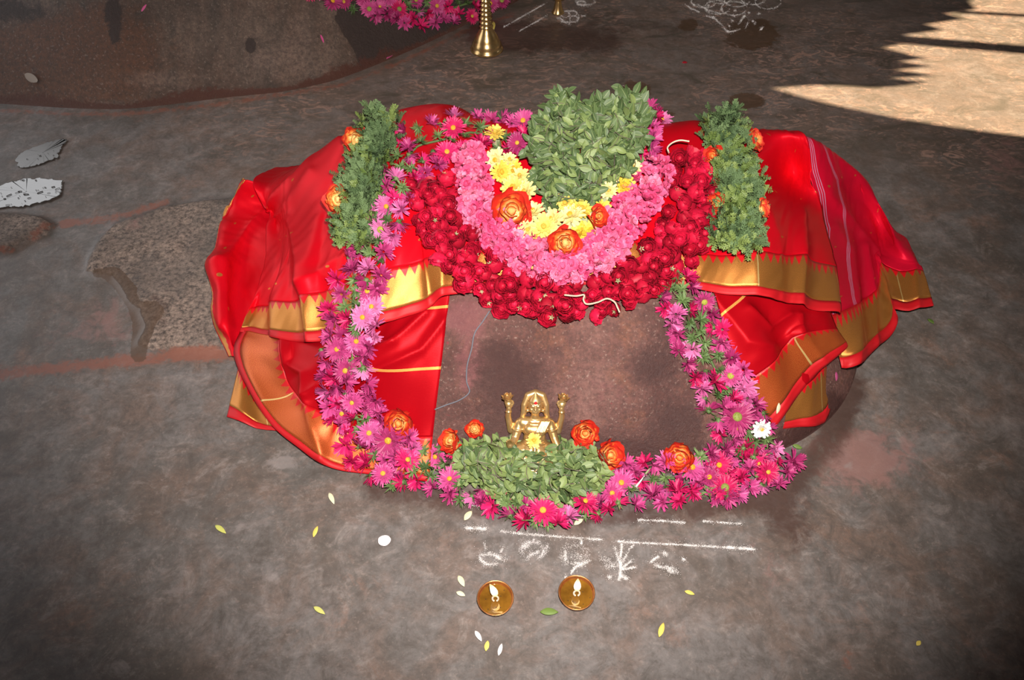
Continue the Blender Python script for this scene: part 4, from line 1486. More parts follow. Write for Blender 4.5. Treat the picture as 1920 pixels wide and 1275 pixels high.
# yellow flower in the lap, white flowers
p, n = touch(1001, 826, 0.055)
o = obj_from(MU[1], 'chrysanthemum'); place(o, p, rot_to(cam_n(p, .8)), .62)
e = obj_from(EY[1], 'flower_centre', o); e.location = (0, 0, .006)
tag(o, 'small yellow flower laid in the lap of the brass figure', 'flower')
WHITE = varied('white_petal', (0.80, 0.78, 0.74), (0.90, 0.88, 0.86), 0.5, 60)
wm = mum(140, WHITE); wm.name = 'white_aster'
p, n = touch(1428, 804, 0.036)
o = obj_from(wm, 'white_aster'); place(o, p, rot_to(cam_n(p, .6), 0, .3), .80)
e = obj_from(EY[1], 'flower_centre', o); e.location = (0, 0, .004)
c = obj_from(CX[0], 'calyx', o); c.location = (0, 0, -.004)
tag(o, 'white aster beside the gold corner of the sari at right', 'flower')
b = MB()
for i in range(6):
    petal(b, 0, 1.047 * i, .5, .016, .007, -.7, .002, .2, 4, .030, (.5, 1, .8, .1))
b.tube([(0, 0, 0), (0.001, 0, .016), (0, 0, .031)], .0016, 6, 0, [.7, 1, 1.5])
p, n = touch(1199, 912, 0.034)
o = b.build('white_jasmine', WHITE)
place(o, p + Vector((.014, .022, .016)), rot_to(Vector((-.55, -.60, -.35))), 1.15)
st = MB().tube([(0, 0, -.018), (0.001, 0, -.008), (0, 0, .001)], .0020, 6).build('flower_stalk', STEM, o)
tag(o, 'white tubular blossom lying on the asters right of the lower basil', 'flower')
p, n = touch(1187, 872, .014)
b = MB().tube([(0, 0, 0), (.001, .004, .010), (0, .008, .022)], .0032, 6, 0, [1, 1.2, .5])
o = b.build('green_stalk', CALYX); place(o, p)
tag(o, 'short green stalk standing behind the asters right of the basil heap', 'stalk')

# ---------------------------------------------------------------- brass figure
BRASS = NT('polished_brass')
BRASS.p(Base_Color=BRASS.ramp(BRASS.noise(60, 3, .6, BRASS.coord()), [(.3, (0.66, 0.40, 0.15)), (.7, (0.86, 0.60, 0.28))]), Metallic=0.8, Roughness=0.36,
        Normal=BRASS.bump(BRASS.noise(500, 2, .6, BRASS.coord()), .12, .001))
BRASS = BRASS.mat
KUMKUM = simple('red_kumkum', (0.60, 0.006, 0.012), 0.8)


def fuse(name, prims, vox, mat, parent=None, smooth=6):
    """one continuous skin grown over overlapping solids"""
    o = prims.build(name, mat)
    m = o.modifiers.new('r', 'REMESH'); m.mode = 'VOXEL'; m.voxel_size = vox; m.use_smooth_shade = True
    s = o.modifiers.new('s', 'SMOOTH'); s.iterations = smooth; s.factor = .5
    dg = bpy.context.evaluated_depsgraph_get()
    me = bpy.data.meshes.new_from_object(o.evaluated_get(dg))
    me.name = name
    old = o.data
    o.modifiers.clear(); o.data = me; bpy.data.meshes.remove(old)
    o.parent = parent
    return o


def ball(b, c, r, n=20, k=12):
    r = r if isinstance(r, (tuple, list)) else (r, r, r)
    P = [[(c[0] + r[0] * math.sin(t) * math.cos(6.2832 * j / n), c[1] + r[1] * math.sin(t) * math.sin(6.2832 * j / n), c[2] + r[2] * math.cos(t)) for j in range(n)]
         for t in np.linspace(0.02, math.pi - .02, k)]
    o = len(b.v); b.grid(np.array(P), 0, wrap=True)
    b.f.append(tuple(o + j for j in reversed(range(n)))); b.m.append(0)
    b.f.append(tuple(o + (k - 1) * n + j for j in range(n))); b.m.append(0)


def limb(b, pts, rr):
    for (p, q), (r0, r1) in zip(zip(pts[:-1], pts[1:]), zip(rr[:-1], rr[1:])):
        p, q = Vector(p), Vector(q)
        k = max(2, int((q - p).length / .0022))
        b.tube([p.lerp(q, i / k) for i in range(k + 1)], r0, 12, 0, [(r0 + (r1 - r0) * i / k) / r0 for i in range(k + 1)])
    for p, r in zip(pts, rr): ball(b, p, r)


def hand(b, c, up, palm, sgn):
    """small open hand: palm, four fingers, thumb"""
    c, up, palm = Vector(c), Vector(up).normalized(), Vector(palm).normalized()
    side = up.cross(palm) * sgn
    ball(b, c + up * .004, (.0052, .0034, .0056))
    for i, (s, L) in enumerate(((-.0042, .0085), (-.0014, .0102), (.0014, .0096), (.0042, .0074))):
        r0 = c + up * .007 + side * s
        limb(b, [r0, r0 + up * L * .5 + palm * .0006, r0 + up * L + palm * .003], [.0016, .0015, .0011])
    limb(b, [c - side * .004 + up * .001, c - side * .0075 + up * .006, c - side * .007 + up * .010], [.0018, .0016, .0012])


base_p = touch(1001, 853, 0.0)[0] + Vector((0, -.014, .004))
fig = thing('brass_figure', 'small brass seated goddess figure with four arms leaning on the rock', 'figurine', base_p)
fig.rotation_euler = (R(-33), R(1), R(0))
fig.scale = (1.42, 1.42, 1.42)
b = MB()
# seated legs, hips, belly, chest
ball(b, (0, 0, .016), (.027, .020, .017))
for s in (-1, 1):
    limb(b, [(s * .012, 0, .016), (s * .046, -.010, .012), (s * .004 * -1, -.026, .008)], [.015, .0125, .008])
    ball(b, (s * -.012, -.028, .007), (.010, .006, .005))
ball(b, (0, 0, .036), (.0175, .013, .017))
ball(b, (0, 0, .052), (.0215, .0145, .015))
limb(b, [(-.018, 0, .061), (.018, 0, .061)], [.0095, .0095])
for s in (-1, 1):
    ball(b, (s * .0088, -.0105, .0535), (.0088, .0072, .0085))
    # front arm: upper arm, forearm to the knee / blessing hand
    limb(b, [(s * .023, 0, .060), (s * .030, -.006, .038), (s * (.036 if s < 0 else .040), -.021, .028 if s < 0 else .018)], [.0075, .0062, .0046])
    hand(b, (s * (.037 if s < 0 else .041), -.024, .030 if s < 0 else .015), (s * .2, -.4, .85) if s < 0 else (s * .3, -.9, -.3), (0, -1, 0.2), s)
    # raised rear arm
    limb(b, [(s * .022, .004, .060), (s * .036, .006, .046), (s * .041, .002, .070), (s * .040, 0, .084)], [.0070, .0060, .0048, .0040])
    hand(b, (s * .040, 0, .085), (s * .15, -.1, 1), (0, -1, 0), s)
    # armlets and ear drops
    ball(b, (s * .0265, -.003, .051), (.0082, .0082, .0026))
    ball(b, (s * .0405, .001, .078), (.0056, .0056, .0020))
    ball(b, (s * .0118, -.002, .081), .0030)
# folds of the sari over the chest and shoulder
for i in range(5):
    limb(b, [(-.004 + i * .0022, -.0125 - .001 * (i % 2), .034), (.002 + i * .0030, -.0182 - .0006 * (i % 2), .0525), (.010 + i * .0030, -.0105, .0665)], [.0019, .0017, .0019])
ball(b, (0, -.006, .052), (.017, .0125, .012))
# neck, head, face
limb(b, [(0, 0, .064), (0, -.001, .076)], [.0070, .0062])
ball(b, (0, -.001, .088), (.0112, .0118, .0140))
ball(b, (0, -.0085, .0805), (.0062, .0045, .0050))         # chin
limb(b, [(0, -.0120, .0915), (0, -.0148, .0860)], [.0012, .0021])      # nose
for s in (-1, 1):
    ball(b, (s * .0044, -.0112, .0908), (.0024, .0014, .0015))  # eyes
    limb(b, [(s * .0020, -.0120, .0938), (s * .0072, -.0108, .0938)], [.0007, .0006])
    ball(b, (s * .0058, -.0090, .0850), (.0032, .0030, .0032))
ball(b, (0, -.0128, .0823), (.0034, .0013, .0009))
ball(b, (0, -.0124, .0807), (.0028, .0013, .0009))
# necklaces, belt
for (rz, ry, z, dz) in ((.0125, .0105, .066, -.004), (.0165, .0155, .058, -.010)):
    pts = [(rz * math.sin(a), -ry * math.cos(a) * .95 - .002, z + dz * math.cos(a)) for a in np.linspace(-1.35, 1.35, 15)]
    limb(b, pts, [.0016] * 15)
limb(b, [(.0185 * math.sin(a), -.0145 * math.cos(a), .030) for a in np.linspace(0, 6.283, 22)], [.0020] * 22)
limb(b, [(0, -.016, .052), (0, -.0150, .040), (0, -.0165, .028), (0, -.022, .018)], [.0022, .0020, .0022, .0022])
fuse('body', b, .00085, BRASS, fig, 3)
# hair and veil falling behind the head to the shoulders, tall crown
b = MB()
for s in (-1, 1):
    limb(b, [(0, .007, .106), (s * .011, .006, .102), (s * .0165, .004, .088), (s * .017, .004, .076), (s * .020, .004, .066)], [.0060, .0058, .0052, .0050, .0034])
ball(b, (0, .006, .092), (.0125, .0085, .0155))
b2 = fuse('hair', b, .001, BRASS, fig, 4)
b = MB()
b.lathe([(.0118, 0), (.0122, .002), (.0108, .0035), (.0112, .006), (.0092, .008), (.0095, .010), (.0066, .0125), (.0068, .0140), (.0040, .0165), (.0042, .0180), (.0018, .0205), (.0020, .0225), (.0004, .0255)], 20)
o = b.build('crown', BRASS, fig); o.location = (0, -.001, .0965); o.scale = (.95, .95, .55)
for s in (-1, 1):
    b = MB()
    for ring, (el, k, L) in enumerate(((.6, 7, .011), (1.1, 6, .011), (1.4, 4, .010))):
        for i in range(k):
            petal(b, 0, 6.283 * (i + .5 * ring) / k, el, L, .0072, .35, .0015, .4, 4, 0, (.4, .9, 1, .8, .15))
    dome(b, .0045, .006, 0, 10, 4)
    o = b.build('lotus', BRASS, fig); o.location = (s * .0415, -.003, .098); o.rotation_euler = (.2, s * .2, 0)
b = MB(); b.lathe([(.001, 0), (.047, 0), (.049, .002), (.046, .005), (.043, .006), (.045, .009), (.001, .0095)], 32)
o = b.build('pedestal', BRASS, fig); o.location = (0, -.004, -.008); o.scale = (1, .75, 1)
b = MB(); ball(b, (0, 0, 0), (.0026, .0011, .0026), 12, 8)
o = b.build('kumkum_mark', KUMKUM, fig); o.location = (0, -.0125, .0965); o['label'] = 'red powder dot on the forehead'

# ---------------------------------------------------------------- oil lamps burning in front
COPPER = NT('copper_bowl')
COPPER.p(Base_Color=COPPER.ramp(COPPER.noise(40, 3, .6, COPPER.coord()), [(.3, (0.50, 0.20, 0.07)), (.7, (0.74, 0.36, 0.14))]), Metallic=0.85, Roughness=0.34)
COPPER = COPPER.mat
OIL = NT('lamp_oil')
OIL.p(Base_Color=OIL.ramp(OIL.noise(35, 3, .6, OIL.coord()), [(.3, (0.11, 0.050, 0.007)), (.7, (0.22, 0.105, 0.014))]), Roughness=0.04)
OIL.b.inputs['Specular IOR Level'].default_value = 0.5
OIL = OIL.mat
WICK = varied('cotton_wick', (0.62, 0.46, 0.36), (0.74, 0.60, 0.50), .8, 200)
SOOT = simple('wick_soot', (0.02, 0.014, 0.012), .9)
FIRE = NT('lamp_flame')
_z = FIRE.n('ShaderNodeSeparateXYZ', {'Vector': FIRE.coord('Generated')}).outputs[2]
FIRE.p(Base_Color=(0, 0, 0), Emission_Color=FIRE.ramp(_z, [(.0, (.95, .30, .06)), (.22, (1, .62, .28)), (.5, (1, .92, .74)), (.8, (1, .86, .55)), (1, (1, .55, .2))]), Emission_Strength=1.7)
FIRE = FIRE.mat


def oil_lamp(u, v, lab, seed, sway):
    g = ground(u, v, .012)
    t = thing('oil_lamp', lab, 'lamp', (g.x, g.y, 0.0), 'small oil lamps in front of the chalk drawings')
    RR = .0352
    b = MB(); b.lathe([(.001, 0), (.022, 0), (.030, .003), (.0332, .010), (RR, .019), (RR + .0012, .0205), (RR + .0004, .0215), (RR - .0012, .0205), (RR - .002, .018), (.0308, .010), (.026, .0055), (.001, .004)], 48)
    b.build('bowl', COPPER, t)
    b = MB(); b.lathe([(.0005, .0120), (.012, .0120), (.024, .0120), (.0305, .0121), (.0316, .0126)], 48)
    b.build('oil', OIL, t)
    b = MB()
    loop = [(.0058 * math.sin(a), .0 - .001 + .003 * math.cos(a), .0185 + .0052 * math.cos(a)) for a in np.linspace(-2.7, 2.7, 18)]
    b.tube(loop, .0019, 8)
    w = b.build('wick', WICK, t)
    b = MB(); ball(b, (0, .003, .0235), (.0034, .0024, .0022), 12, 8)
    b.build('wick_tip', SOOT, t)
    prof = [(.0004, 0), (.0040, .005), (.0066, .013), (.0072, .020), (.0062, .030), (.0042, .040), (.0022, .048), (.0003, .055)]
    n = 20; P = []
    for r, z in prof:
        k = (z / .055) ** 1.6
        P.append([(r * math.cos(6.2832 * j / n) + sway * k, r * math.sin(6.2832 * j / n) * .9 + .002, .0225 + z) for j in range(n)])
    f = MB().grid(np.array(P), 0, wrap=True).build('flame', FIRE, t)
    l = bpy.data.lights.new('flame_light', 'POINT'); l.energy = .05; l.color = (1, .62, .25); l.shadow_soft_size = .008
    lo = bpy.data.objects.new('flame_light', l); COL.objects.link(lo); lo.parent = t; lo.location = (0, 0, .045)
    r = random.Random(seed)
    b = MB()
    for i in range(6):
        a = r.uniform(0, 6.28); q = r.uniform(.012, .028)
        b.lathe([(.0010, 0), (.0007, .0006), (.0001, .0008)], 6, 0, (q * math.cos(a), q * math.sin(a), .0121))
    b.build('oil_specks', SOOT, t)['kind'] = 'stuff'


oil_lamp(929, 1124, 'small copper oil lamp burning on the floor, the left one of the pair', 1, -.010)
oil_lamp(1081, 1114, 'small copper oil lamp burning on the floor, the right one of the pair', 2, -.001)

# ---------------------------------------------------------------- standing brass lamps at the back
BRASS2 = NT('lamp_brass')
BRASS2.p(Base_Color=BRASS2.ramp(BRASS2.noise(30, 3, .6, BRASS2.coord()), [(.3, (0.60, 0.38, 0.15)), (.7, (0.78, 0.54, 0.25))]), Metallic=0.9, Roughness=0.25)
BRASS2 = BRASS2.mat
g = ground(913, 94)
t = thing('standing_lamp', 'tall brass oil lamp on a bell shaped foot behind the shrine', 'lamp', (g.x, g.y, 0))
b = MB(); b.lathe([(.001, 0), (.060, 0), (.064, .004), (.064, .010), (.058, .015), (.055, .022), (.056, .030), (.050, .036), (.047, .048), (.040, .062), (.032, .074), (.026, .084), (.023, .092)], 48)
b.build('foot', BRASS2, t)
b = MB()
prof = []
z = .092
for i in range(9):
    r0 = .023 - i * .0011
    prof += [(r0, z), (r0 + .003, z + .003), (r0 + .003, z + .006), (r0 - .001, z + .009), (r0 - .0015, z + .0155)]
    z += .0165
b.lathe(prof, 32); b.build('stem', BRASS2, t)
b = MB(); b.lathe([(.012, z - .002), (.020, z + .002), (.046, z + .008), (.060, z + .018), (.061, z + .022), (.056, z + .020), (.030, z + .014), (.012, z + .014)], 48)
b.build('oil_dish', BRASS2, t)
b = MB(); b.lathe([(.012, z + .012), (.014, z + .03), (.010, z + .05), (.013, z + .07), (.009, z + .10), (.012, z + .12), (.006, z + .15), (.0005, z + .165)], 32)
b.build('finial', BRASS2, t)
g = ground(1046, 24)
t = thing('goblet_lamp', 'small brass goblet lamp beside white chalk lines at the top edge', 'lamp', (g.x, g.y, 0))
b = MB(); b.lathe([(.001, 0), (.026, 0), (.027, .003), (.025, .006), (.019, .020), (.014, .040), (.012, .052)], 40)
b.build('foot', BRASS2, t)
b = MB(); b.lathe([(.012, .052), (.018, .055), (.030, .064), (.036, .078), (.038, .095), (.036, .097), (.033, .080), (.020, .066), (.001, .064)], 40)
b.build('bowl', BRASS2, t)

# garland on the boulder at the top edge
_BV = [tuple(v.co) for v in bpy.data.objects['boulder'].data.vertices]
BOULDER_BVH = BVHTree.FromPolygons([Vector(v) for v in _BV], [tuple(p.vertices) for p in bpy.data.objects['boulder'].data.polygons])


def touch_b(u, v, off):
    d = Vector(ray(u, v)).normalized()
    h = BOULDER_BVH.ray_cast(Vector(CAMP), d)
    p = h[0] if h[0] is not None else ground(u, v)
    n = h[1] if h[0] is not None else Vector((0, 0, 1))
    if n.z < 0: n = -n
    return p - d * off, n


gp = Vector(touch_b(790, 20, 0)[0])
bg_g = thing('aster_garland', 'bright magenta aster garland across the boulder at the top edge', 'garland', gp)
BP = [(590, -40), (640, -16), (690, 2), (740, 14), (790, 20), (840, 18), (890, 2), (930, -16), (970, -50)]
_old = touch
touch = touch_b
for path, hw, sp, sd in ((BP, [26, 26, 24, 26, 28, 28, 26, 24, 22], 17, 51),):
    for u, v, s, q in along(path, hw, sp, seed=sd, n_try=4000):
        r = random.random()
        kind = 'sprig' if r < .16 else 'back' if r < .26 else 'side' if r < .62 else 'front'
        o = tuft(gp, bg_g, u, v, random.uniform(.02, .05), kind, random.uniform(.95, 1.25))
string_along(bg_g, gp, BP, .012, .004, CALYX, 40)
touch = _old

# ---------------------------------------------------------------- threads
def wire(name, label, cat, pts, r, mat, off):
    P = [touch(u, v, off)[0] for u, v in pts]
    P = [Vector(q) for q in cr(np.array(P), np.linspace(0, len(P) - 1, len(P) * 8))]
    c = P[0].copy()
    o = MB().tube([q - c for q in P], r, 6).build(name, mat)
    o.location = c
    tag(o, label, cat)
    return o


wire('thread', 'thin grey blue thread lying down the rock face left of the brass figure', 'thread',
     [(918, 583), (905, 603), (890, 625), (884, 655), (876, 685), (875, 715), (880, 735), (862, 750), (835, 760), (815, 768)], .0016, varied('blue_grey_thread', (0.10, 0.11, 0.14), (0.17, 0.17, 0.20), .8, 60), .004)
wire('twig', 'curved pale stalk lying on the lower edge of the rose garland', 'stalk',
     [(1058, 553), (1080, 555), (1095, 553), (1094, 562), (1100, 570), (1120, 567), (1138, 560), (1152, 566), (1158, 577), (1162, 586)], .0020, simple('pale_stalk', (0.62, 0.44, 0.34), .7), .075)
wire('garland_tie', 'pale looped string at the right top end of the rose garland', 'string',
     [(1254, 286), (1252, 276), (1262, 267), (1276, 263), (1292, 265)], .0020, simple('pale_string', (0.80, 0.66, 0.52), .7), .055)

# ---------------------------------------------------------------- loose petals and leaves on the floor
PM = {'yg': varied('petal_lime', (0.62, 0.62, 0.14), (0.70, 0.68, 0.22), .6), 'y': varied('petal_yellow', (0.78, 0.58, 0.08), (0.82, 0.66, 0.16), .6),
      'p': varied('petal_cream', (0.74, 0.70, 0.44), (0.80, 0.76, 0.52), .6), 'w': varied('petal_white', (0.80, 0.76, 0.74), (0.86, 0.80, 0.80), .6),
      'k': varied('petal_pink', (0.60, 0.05, 0.24), (0.75, 0.14, 0.36), .6), 'g': varied('fallen_leaf_green', (0.10, 0.17, 0.03), (0.16, 0.24, 0.05), .6),
      'r': varied('petal_red', (0.60, 0.01, 0.03), (0.65, 0.02, 0.04), .6), 's': varied('dry_leaf', (0.36, 0.30, 0.26), (0.42, 0.36, 0.3), .7)}
LOOSE = [(414, 993, 26, 9, 38, 'yg', 'lime yellow petal on the floor, the farthest left one'),
         (592, 997, 22, 8, -68, 'y', 'narrow yellow petal pointing up on the floor left of the white round petal'),
         (622, 935, 24, 9, 66, 'p', 'cream petal on the floor just below the red sari hem'),
         (599, 1145, 26, 9, 34, 'yg', 'lime yellow petal on the floor, lower left of the oil lamps'),
         (865, 1090, 24, 11, 62, 'p', 'cream petal on the floor above left of the left oil lamp'),
         (864, 1114, 18, 9, 24, 'p', 'small curled cream petal touching the left of the left oil lamp'),
         (878, 967, 22, 12, -50, 'p', 'broad cream petal lying between the two chalk lines'),
         (1085, 979, 20, 10, -32, 'p', 'cream petal on the floor under the tip of the aster garland'),
         (897, 1193, 24, 9, 58, 'w', 'white petal on the floor, left of the yellow one below the lamps'),
         (913, 1211, 20, 9, -78, 'y', 'yellow petal on the floor between two white petals'),
         (938, 1218, 24, 8, -74, 'w', 'slim white petal standing upright in view right of the yellow one'),
         (1240, 1181, 28, 10, -72, 'y', 'large yellow petal on the floor right of the oil lamps'),
         (1293, 1112, 20, 8, 20, 'y', 'small yellow petal on the floor, the one farthest right of the lamps'),
         (1030, 1148, 34, 14, 2, 'g', 'green leaf lying flat between the two oil lamps'),
         (1041, 976, 13, 5, 88, 'w', 'tiny white petal hanging under the garland tip'),
         (1745, 603, 15, 8, 40, 'g', 'small green leaf on the floor below the right sari corner'),
         (1495, 838, 20, 8, 14, 'g', 'small green leaf on the floor right of the aster garland'),
         (1722, 1206, 11, 7, -50, 'y', 'tiny yellow petal on the floor in the lower right'),
         (922, 49, 20, 13, 70, 'y', 'yellow petal behind the stem of the tall brass lamp'),
         (765, 86, 16, 8, -40, 'k', 'pink petal at the foot of the boulder, the upper one'),
         (731, 107, 14, 6, -30, 'k', 'pink petal at the foot of the boulder, the lower one'),
         (1284, 118, 10, 8, 0, 'r', 'tiny red petal on the floor beyond the right herb garland'),
         (1458, 766, 20, 8, 78, 'p', 'cream petal lying on the gold border at lower right'),
         (1567, 706, 16, 9, 60, 'k', 'small pink bud hanging below the right sari fold')]
for i, (u, v, L, W, ang, m, lab) in enumerate(LOOSE):
    d = ray(u, v)
    if v < 900 and 600 < u < 1600 and v > 200:
        p, n = touch(u, v, .006)
    else:
        p = ground(u, v, .002); n = Vector((0, 0, 1))
    dist = (p - Vector(CAMP)).length
    mpp = dist / FPX
    # direction on the floor that shows at this angle in the picture
    q2 = ground(u + math.cos(R(ang)) * L / 2, v + math.sin(R(ang)) * L / 2); q1 = ground(u - math.cos(R(ang)) * L / 2, v - math.sin(R(ang)) * L / 2)
    ln = (q2 - q1).length if p.z < .02 else L * mpp
    a = math.atan2(q2.y - q1.y, q2.x - q1.x)
    b = MB(); petal(b, 0, 0, .25, ln, W * mpp * .95, -.5, 0, .35, 7, 0, (.15, .6, .9, 1, .95, .8, .5, .1))
    b.v = [(x - ln / 2, y, z) for x, y, z in b.v]
    o = b.build('leaf' if m == 'g' else 'petal', PM[m])
    place(o, p + Vector((0, 0, .0005)), rot_to(n, 0) @ Quaternion((0, 0, 1), a))
    md = o.modifiers.new('thickness', 'SOLIDIFY'); md.thickness = .0006
    tag(o, lab, 'leaf' if m == 'g' else 'petal', 'fallen petals and leaves')
for (u, v, ang, lab) in ((270, 15, -60, 'thin pink petal stuck high on the boulder, the left one'), (604, 73, 60, 'thin pink petal on the boulder near its dark wet patch')):
    p, n = touch_b(u, v, .004)
    b = MB(); petal(b, 0, 0, .2, .030, .008, -.4, 0, .3, 6, 0, (.3, .8, 1, .9, .7, .2))
    b.v = [(x - .015, y, z) for x, y, z in b.v]
    o = b.build('petal', PM['k']); place(o, p, rot_to(n, 0) @ Quaternion((0, 0, 1), R(-ang))); tag(o, lab, 'petal', 'fallen petals and leaves')
p, n = touch_b(70, 152, .005)
b = MB(); petal(b, 0, 0, .2, .050, .030, -.4, 0, .3, 6, 0, (.3, .8, 1, .9, .7, .1))
o = b.build('leaf', PM['s']); place(o, p, rot_to(n, 2.6)); tag(o, 'small dry grey leaf on the lower face of the boulder', 'leaf')
# round white petal
b = MB()
P = []
for i in range(9):
    r = .0135 * i / 8
    P.append([((r + .0008 * math.sin(3 * a + 1) * (i / 8)) * math.cos(a), r * math.sin(a) * .92, .0045 * (i / 8) ** 2 + .0012 * math.sin(2 * a + .6) * (i / 8) + .001) for a in np.linspace(0, 6.283, 24, endpoint=False)])
b.grid(np.array(P), 0, wrap=True)
o = b.build('petal', simple('blush_petal', (0.86, 0.76, 0.76), .5)); g = ground(721, 1016); o.location = (g.x, g.y, .001)
md = o.modifiers.new('thickness', 'SOLIDIFY'); md.thickness = .0006
tag(o, 'round cupped white petal alone on the floor at lower left', 'petal', 'fallen petals and leaves')

# ---------------------------------------------------------------- white rice flour drawings on the floor
FLOUR = varied('rice_flour', (0.74, 0.70, 0.70), (0.86, 0.82, 0.80), .9, 300)


def flour(label, strokes, seed, dens=1.0, name='chalk_drawing', grain=.00074):
    """strokes: (points, half width px, amount); grains of flour scattered on the floor"""
    r = np.random.RandomState(seed)
    V = []; F = []
    for pts, w, amt in strokes:
        P = np.array(pts, float)
        L = np.r_[0, np.cumsum(np.hypot(*np.diff(P, axis=0).T))] if len(P) > 1 else np.array([0.0])
        n = max(8, int((L[-1] + 5) * amt * 8.0 * dens))
        s = r.uniform(0, max(L[-1], .01), n)
        # the powder thins out in places
        keep = (0.55 + 0.45 * np.sin(s * .17 + seed) + r.uniform(-.3, .3, n)) > .18
        for u, v, k in zip(np.interp(s, L, P[:, 0]) if len(P) > 1 else np.full(n, P[0, 0]), np.interp(s, L, P[:, 1]) if len(P) > 1 else np.full(n, P[0, 1]), keep):
            if not k: continue
            ww = w * (1 if r.rand() < .88 else 3.2)
            g = ground(u + r.normal(0, ww * .55), v + r.normal(0, ww * .5))
            q = grain * r.uniform(.45, 1.25); a = r.uniform(0, 6.28); o = len(V)
            V += [(g.x + q * math.cos(a + t), g.y + q * math.sin(a + t), .0002) for t in (0, 2.09, 4.19)] + [(g.x, g.y, .0002 + q * .7)]
            F += [(o, o + 1, o + 3), (o + 1, o + 2, o + 3), (o + 2, o, o + 3)]
    c = np.array(V).mean(0); c[2] = 0
    o = mesh_obj(name, [tuple(np.array(v) - c) for v in V], F, FLOUR, None, False)
    o.location = c
    tag(o, label, 'drawing', 'white flour drawings on the floor')
    return o


def arc(cx, cy, rx, ry, a0, a1, n=10):
    return [(cx + rx * math.cos(R(a)), cy + ry * math.sin(R(a))) for a in np.linspace(a0, a1, n)]


flour('broken white chalk line just below the aster garland, the upper of two', [([(880, 946), (905, 949), (930, 953)], 3, 1.3), ([(1090, 967), (1122, 970)], 2, .8), ([(1195, 975), (1232, 976), (1285, 980)], 2.6, 1.3), ([(1318, 977), (1355, 980), (1390, 982)], 2.4, 1.0)], 1)
flour('long white chalk line above the row of chalk motifs', [([(874, 990), (895, 991), (912, 992)], 3.4, 2.6), ([(938, 996), (970, 1000)], 2.6, .9), ([(970, 1000), (1060, 1007), (1130, 1012)], 2.8, 1.2), ([(1158, 1015), (1185, 1017)], 3, 1.8), ([(1185, 1017), (1290, 1022), (1370, 1027)], 2.3, 1.4), ([(1365, 1026), (1415, 1030)], 3, 2.8)], 2)
flour('curled white chalk motif, the leftmost of the row above the lamps', [(arc(922, 1044, 22, 15, 60, 215), 4, 1.6), ([(915, 1038), (928, 1040), (938, 1048)], 5, 2.2), ([(938, 1035), (946, 1024)], 3, 1.0), ([(911, 1030), (908, 1018)], 2.5, .6), ([(930, 1045), (948, 1050)], 5, 1.0), ([(905, 1042), (918, 1038)], 3, 1.0)], 3)
flour('ring shaped white chalk motif, second from the left in the row', [(arc(1000, 1032, 23, 16, 150, 300), 5, 1.6), (arc(1000, 1032, 20, 16, -40, 60), 4, 1.4), ([(980, 1028), (990, 1024)], 5, 2.4), ([(985, 1050), (996, 1040), (1010, 1034)], 4, 1.6), ([(1000, 1015), (1001, 1010)], 3, 1.6), ([(1022, 1040), (1026, 1020)], 4, .8)], 4)
flour('faint speckled white chalk motif right above the right oil lamp', [(arc(1078, 1040, 24, 18, 0, 360, 20), 6, .55), ([(1090, 1012), (1090, 1020)], 2.2, 1.8), ([(1060, 1030), (1060, 1052)], 3, 1.0), ([(1075, 1055), (1092, 1058), (1108, 1050)], 3, 1.0), ([(1070, 1076), (1078, 1064), (1090, 1058)], 2.6, 1.5), ([(1062, 1080), (1060, 1084)], 3, 1.4), ([(1065, 1045), (1098, 1042)], 9, .8)], 5)
flour('flower shaped white chalk motif with spreading rays, right of the right lamp', [([(1163, 1080), (1163, 1050), (1166, 1018)], 2.5, 1.5), ([(1163, 1060), (1152, 1024)], 3, 1.2), ([(1163, 1062), (1180, 1030), (1188, 1022)], 2.2, .9), ([(1165, 1066), (1188, 1048)], 2.4, 1.0), ([(1165, 1068), (1194, 1063)], 2.6, 1.3), ([(1135, 1062), (1160, 1060)], 7, 1.3), ([(1163, 1078), (1178, 1086)], 4, 1.5), ([(1140, 1080), (1145, 1084)], 4, 1.4), ([(1128, 1045), (1145, 1052)], 7, .7), ([(1163, 1078), (1160, 1088)], 3, 1.2)], 6)
flour('small broken white chalk motif, the rightmost of the row', [([(1220, 1054), (1230, 1046), (1236, 1044)], 2.8, 1.8), ([(1244, 1036), (1250, 1040)], 4, 1.6), ([(1228, 1060), (1245, 1064), (1262, 1066)], 4, 1.3), ([(1250, 1062), (1258, 1072), (1272, 1074)], 4, 1.4), ([(1280, 1048), (1283, 1050)], 3, 1.6), ([(1255, 1070), (1270, 1068)], 6, .6)], 7)
flour('two slanting white chalk lines beside the tall brass lamp', [([(944, 51), (985, 28), (1024, 6)], 1.6, 1.1), ([(974, 58), (1000, 44), (1026, 29)], 1.6, 1.0)], 8, grain=.0011)
flour('small round white chalk flower at the foot of the goblet lamp', [(arc(1068, 31, 18, 11, 0, 360, 16), 1.6, .9), (arc(1060, 27, 8, 6, 0, 360, 12), 1.4, .8), (arc(1076, 36, 8, 6, 0, 360, 12), 1.4, .8), (arc(1074, 25, 8, 5, 0, 360, 12), 1.4, .8), ([(1052, 40), (1070, 46)], 1.8, 1.0), ([(1090, 30), (1098, 30)], 2, 1.0), ([(1044, 34), (1058, 38)], 2, 1.0)], 9, grain=.0011)
flour('white chalk scribble right of the goblet lamp at the top edge', [(arc(1098, 3, 18, 7, 0, 360, 14), 2.6, 1.2), (arc(1090, 6, 8, 4, 0, 360, 10), 2, 1.2)], 10, grain=.0011)
net = []
for cx, cy in ((1320, 2), (1350, -6), (1382, 0), (1412, -4), (1440, 4), (1345, 14), (1376, 16)):
    net.append((arc(cx, cy, 24, 13, 10, 350, 14), 1.5, .75))
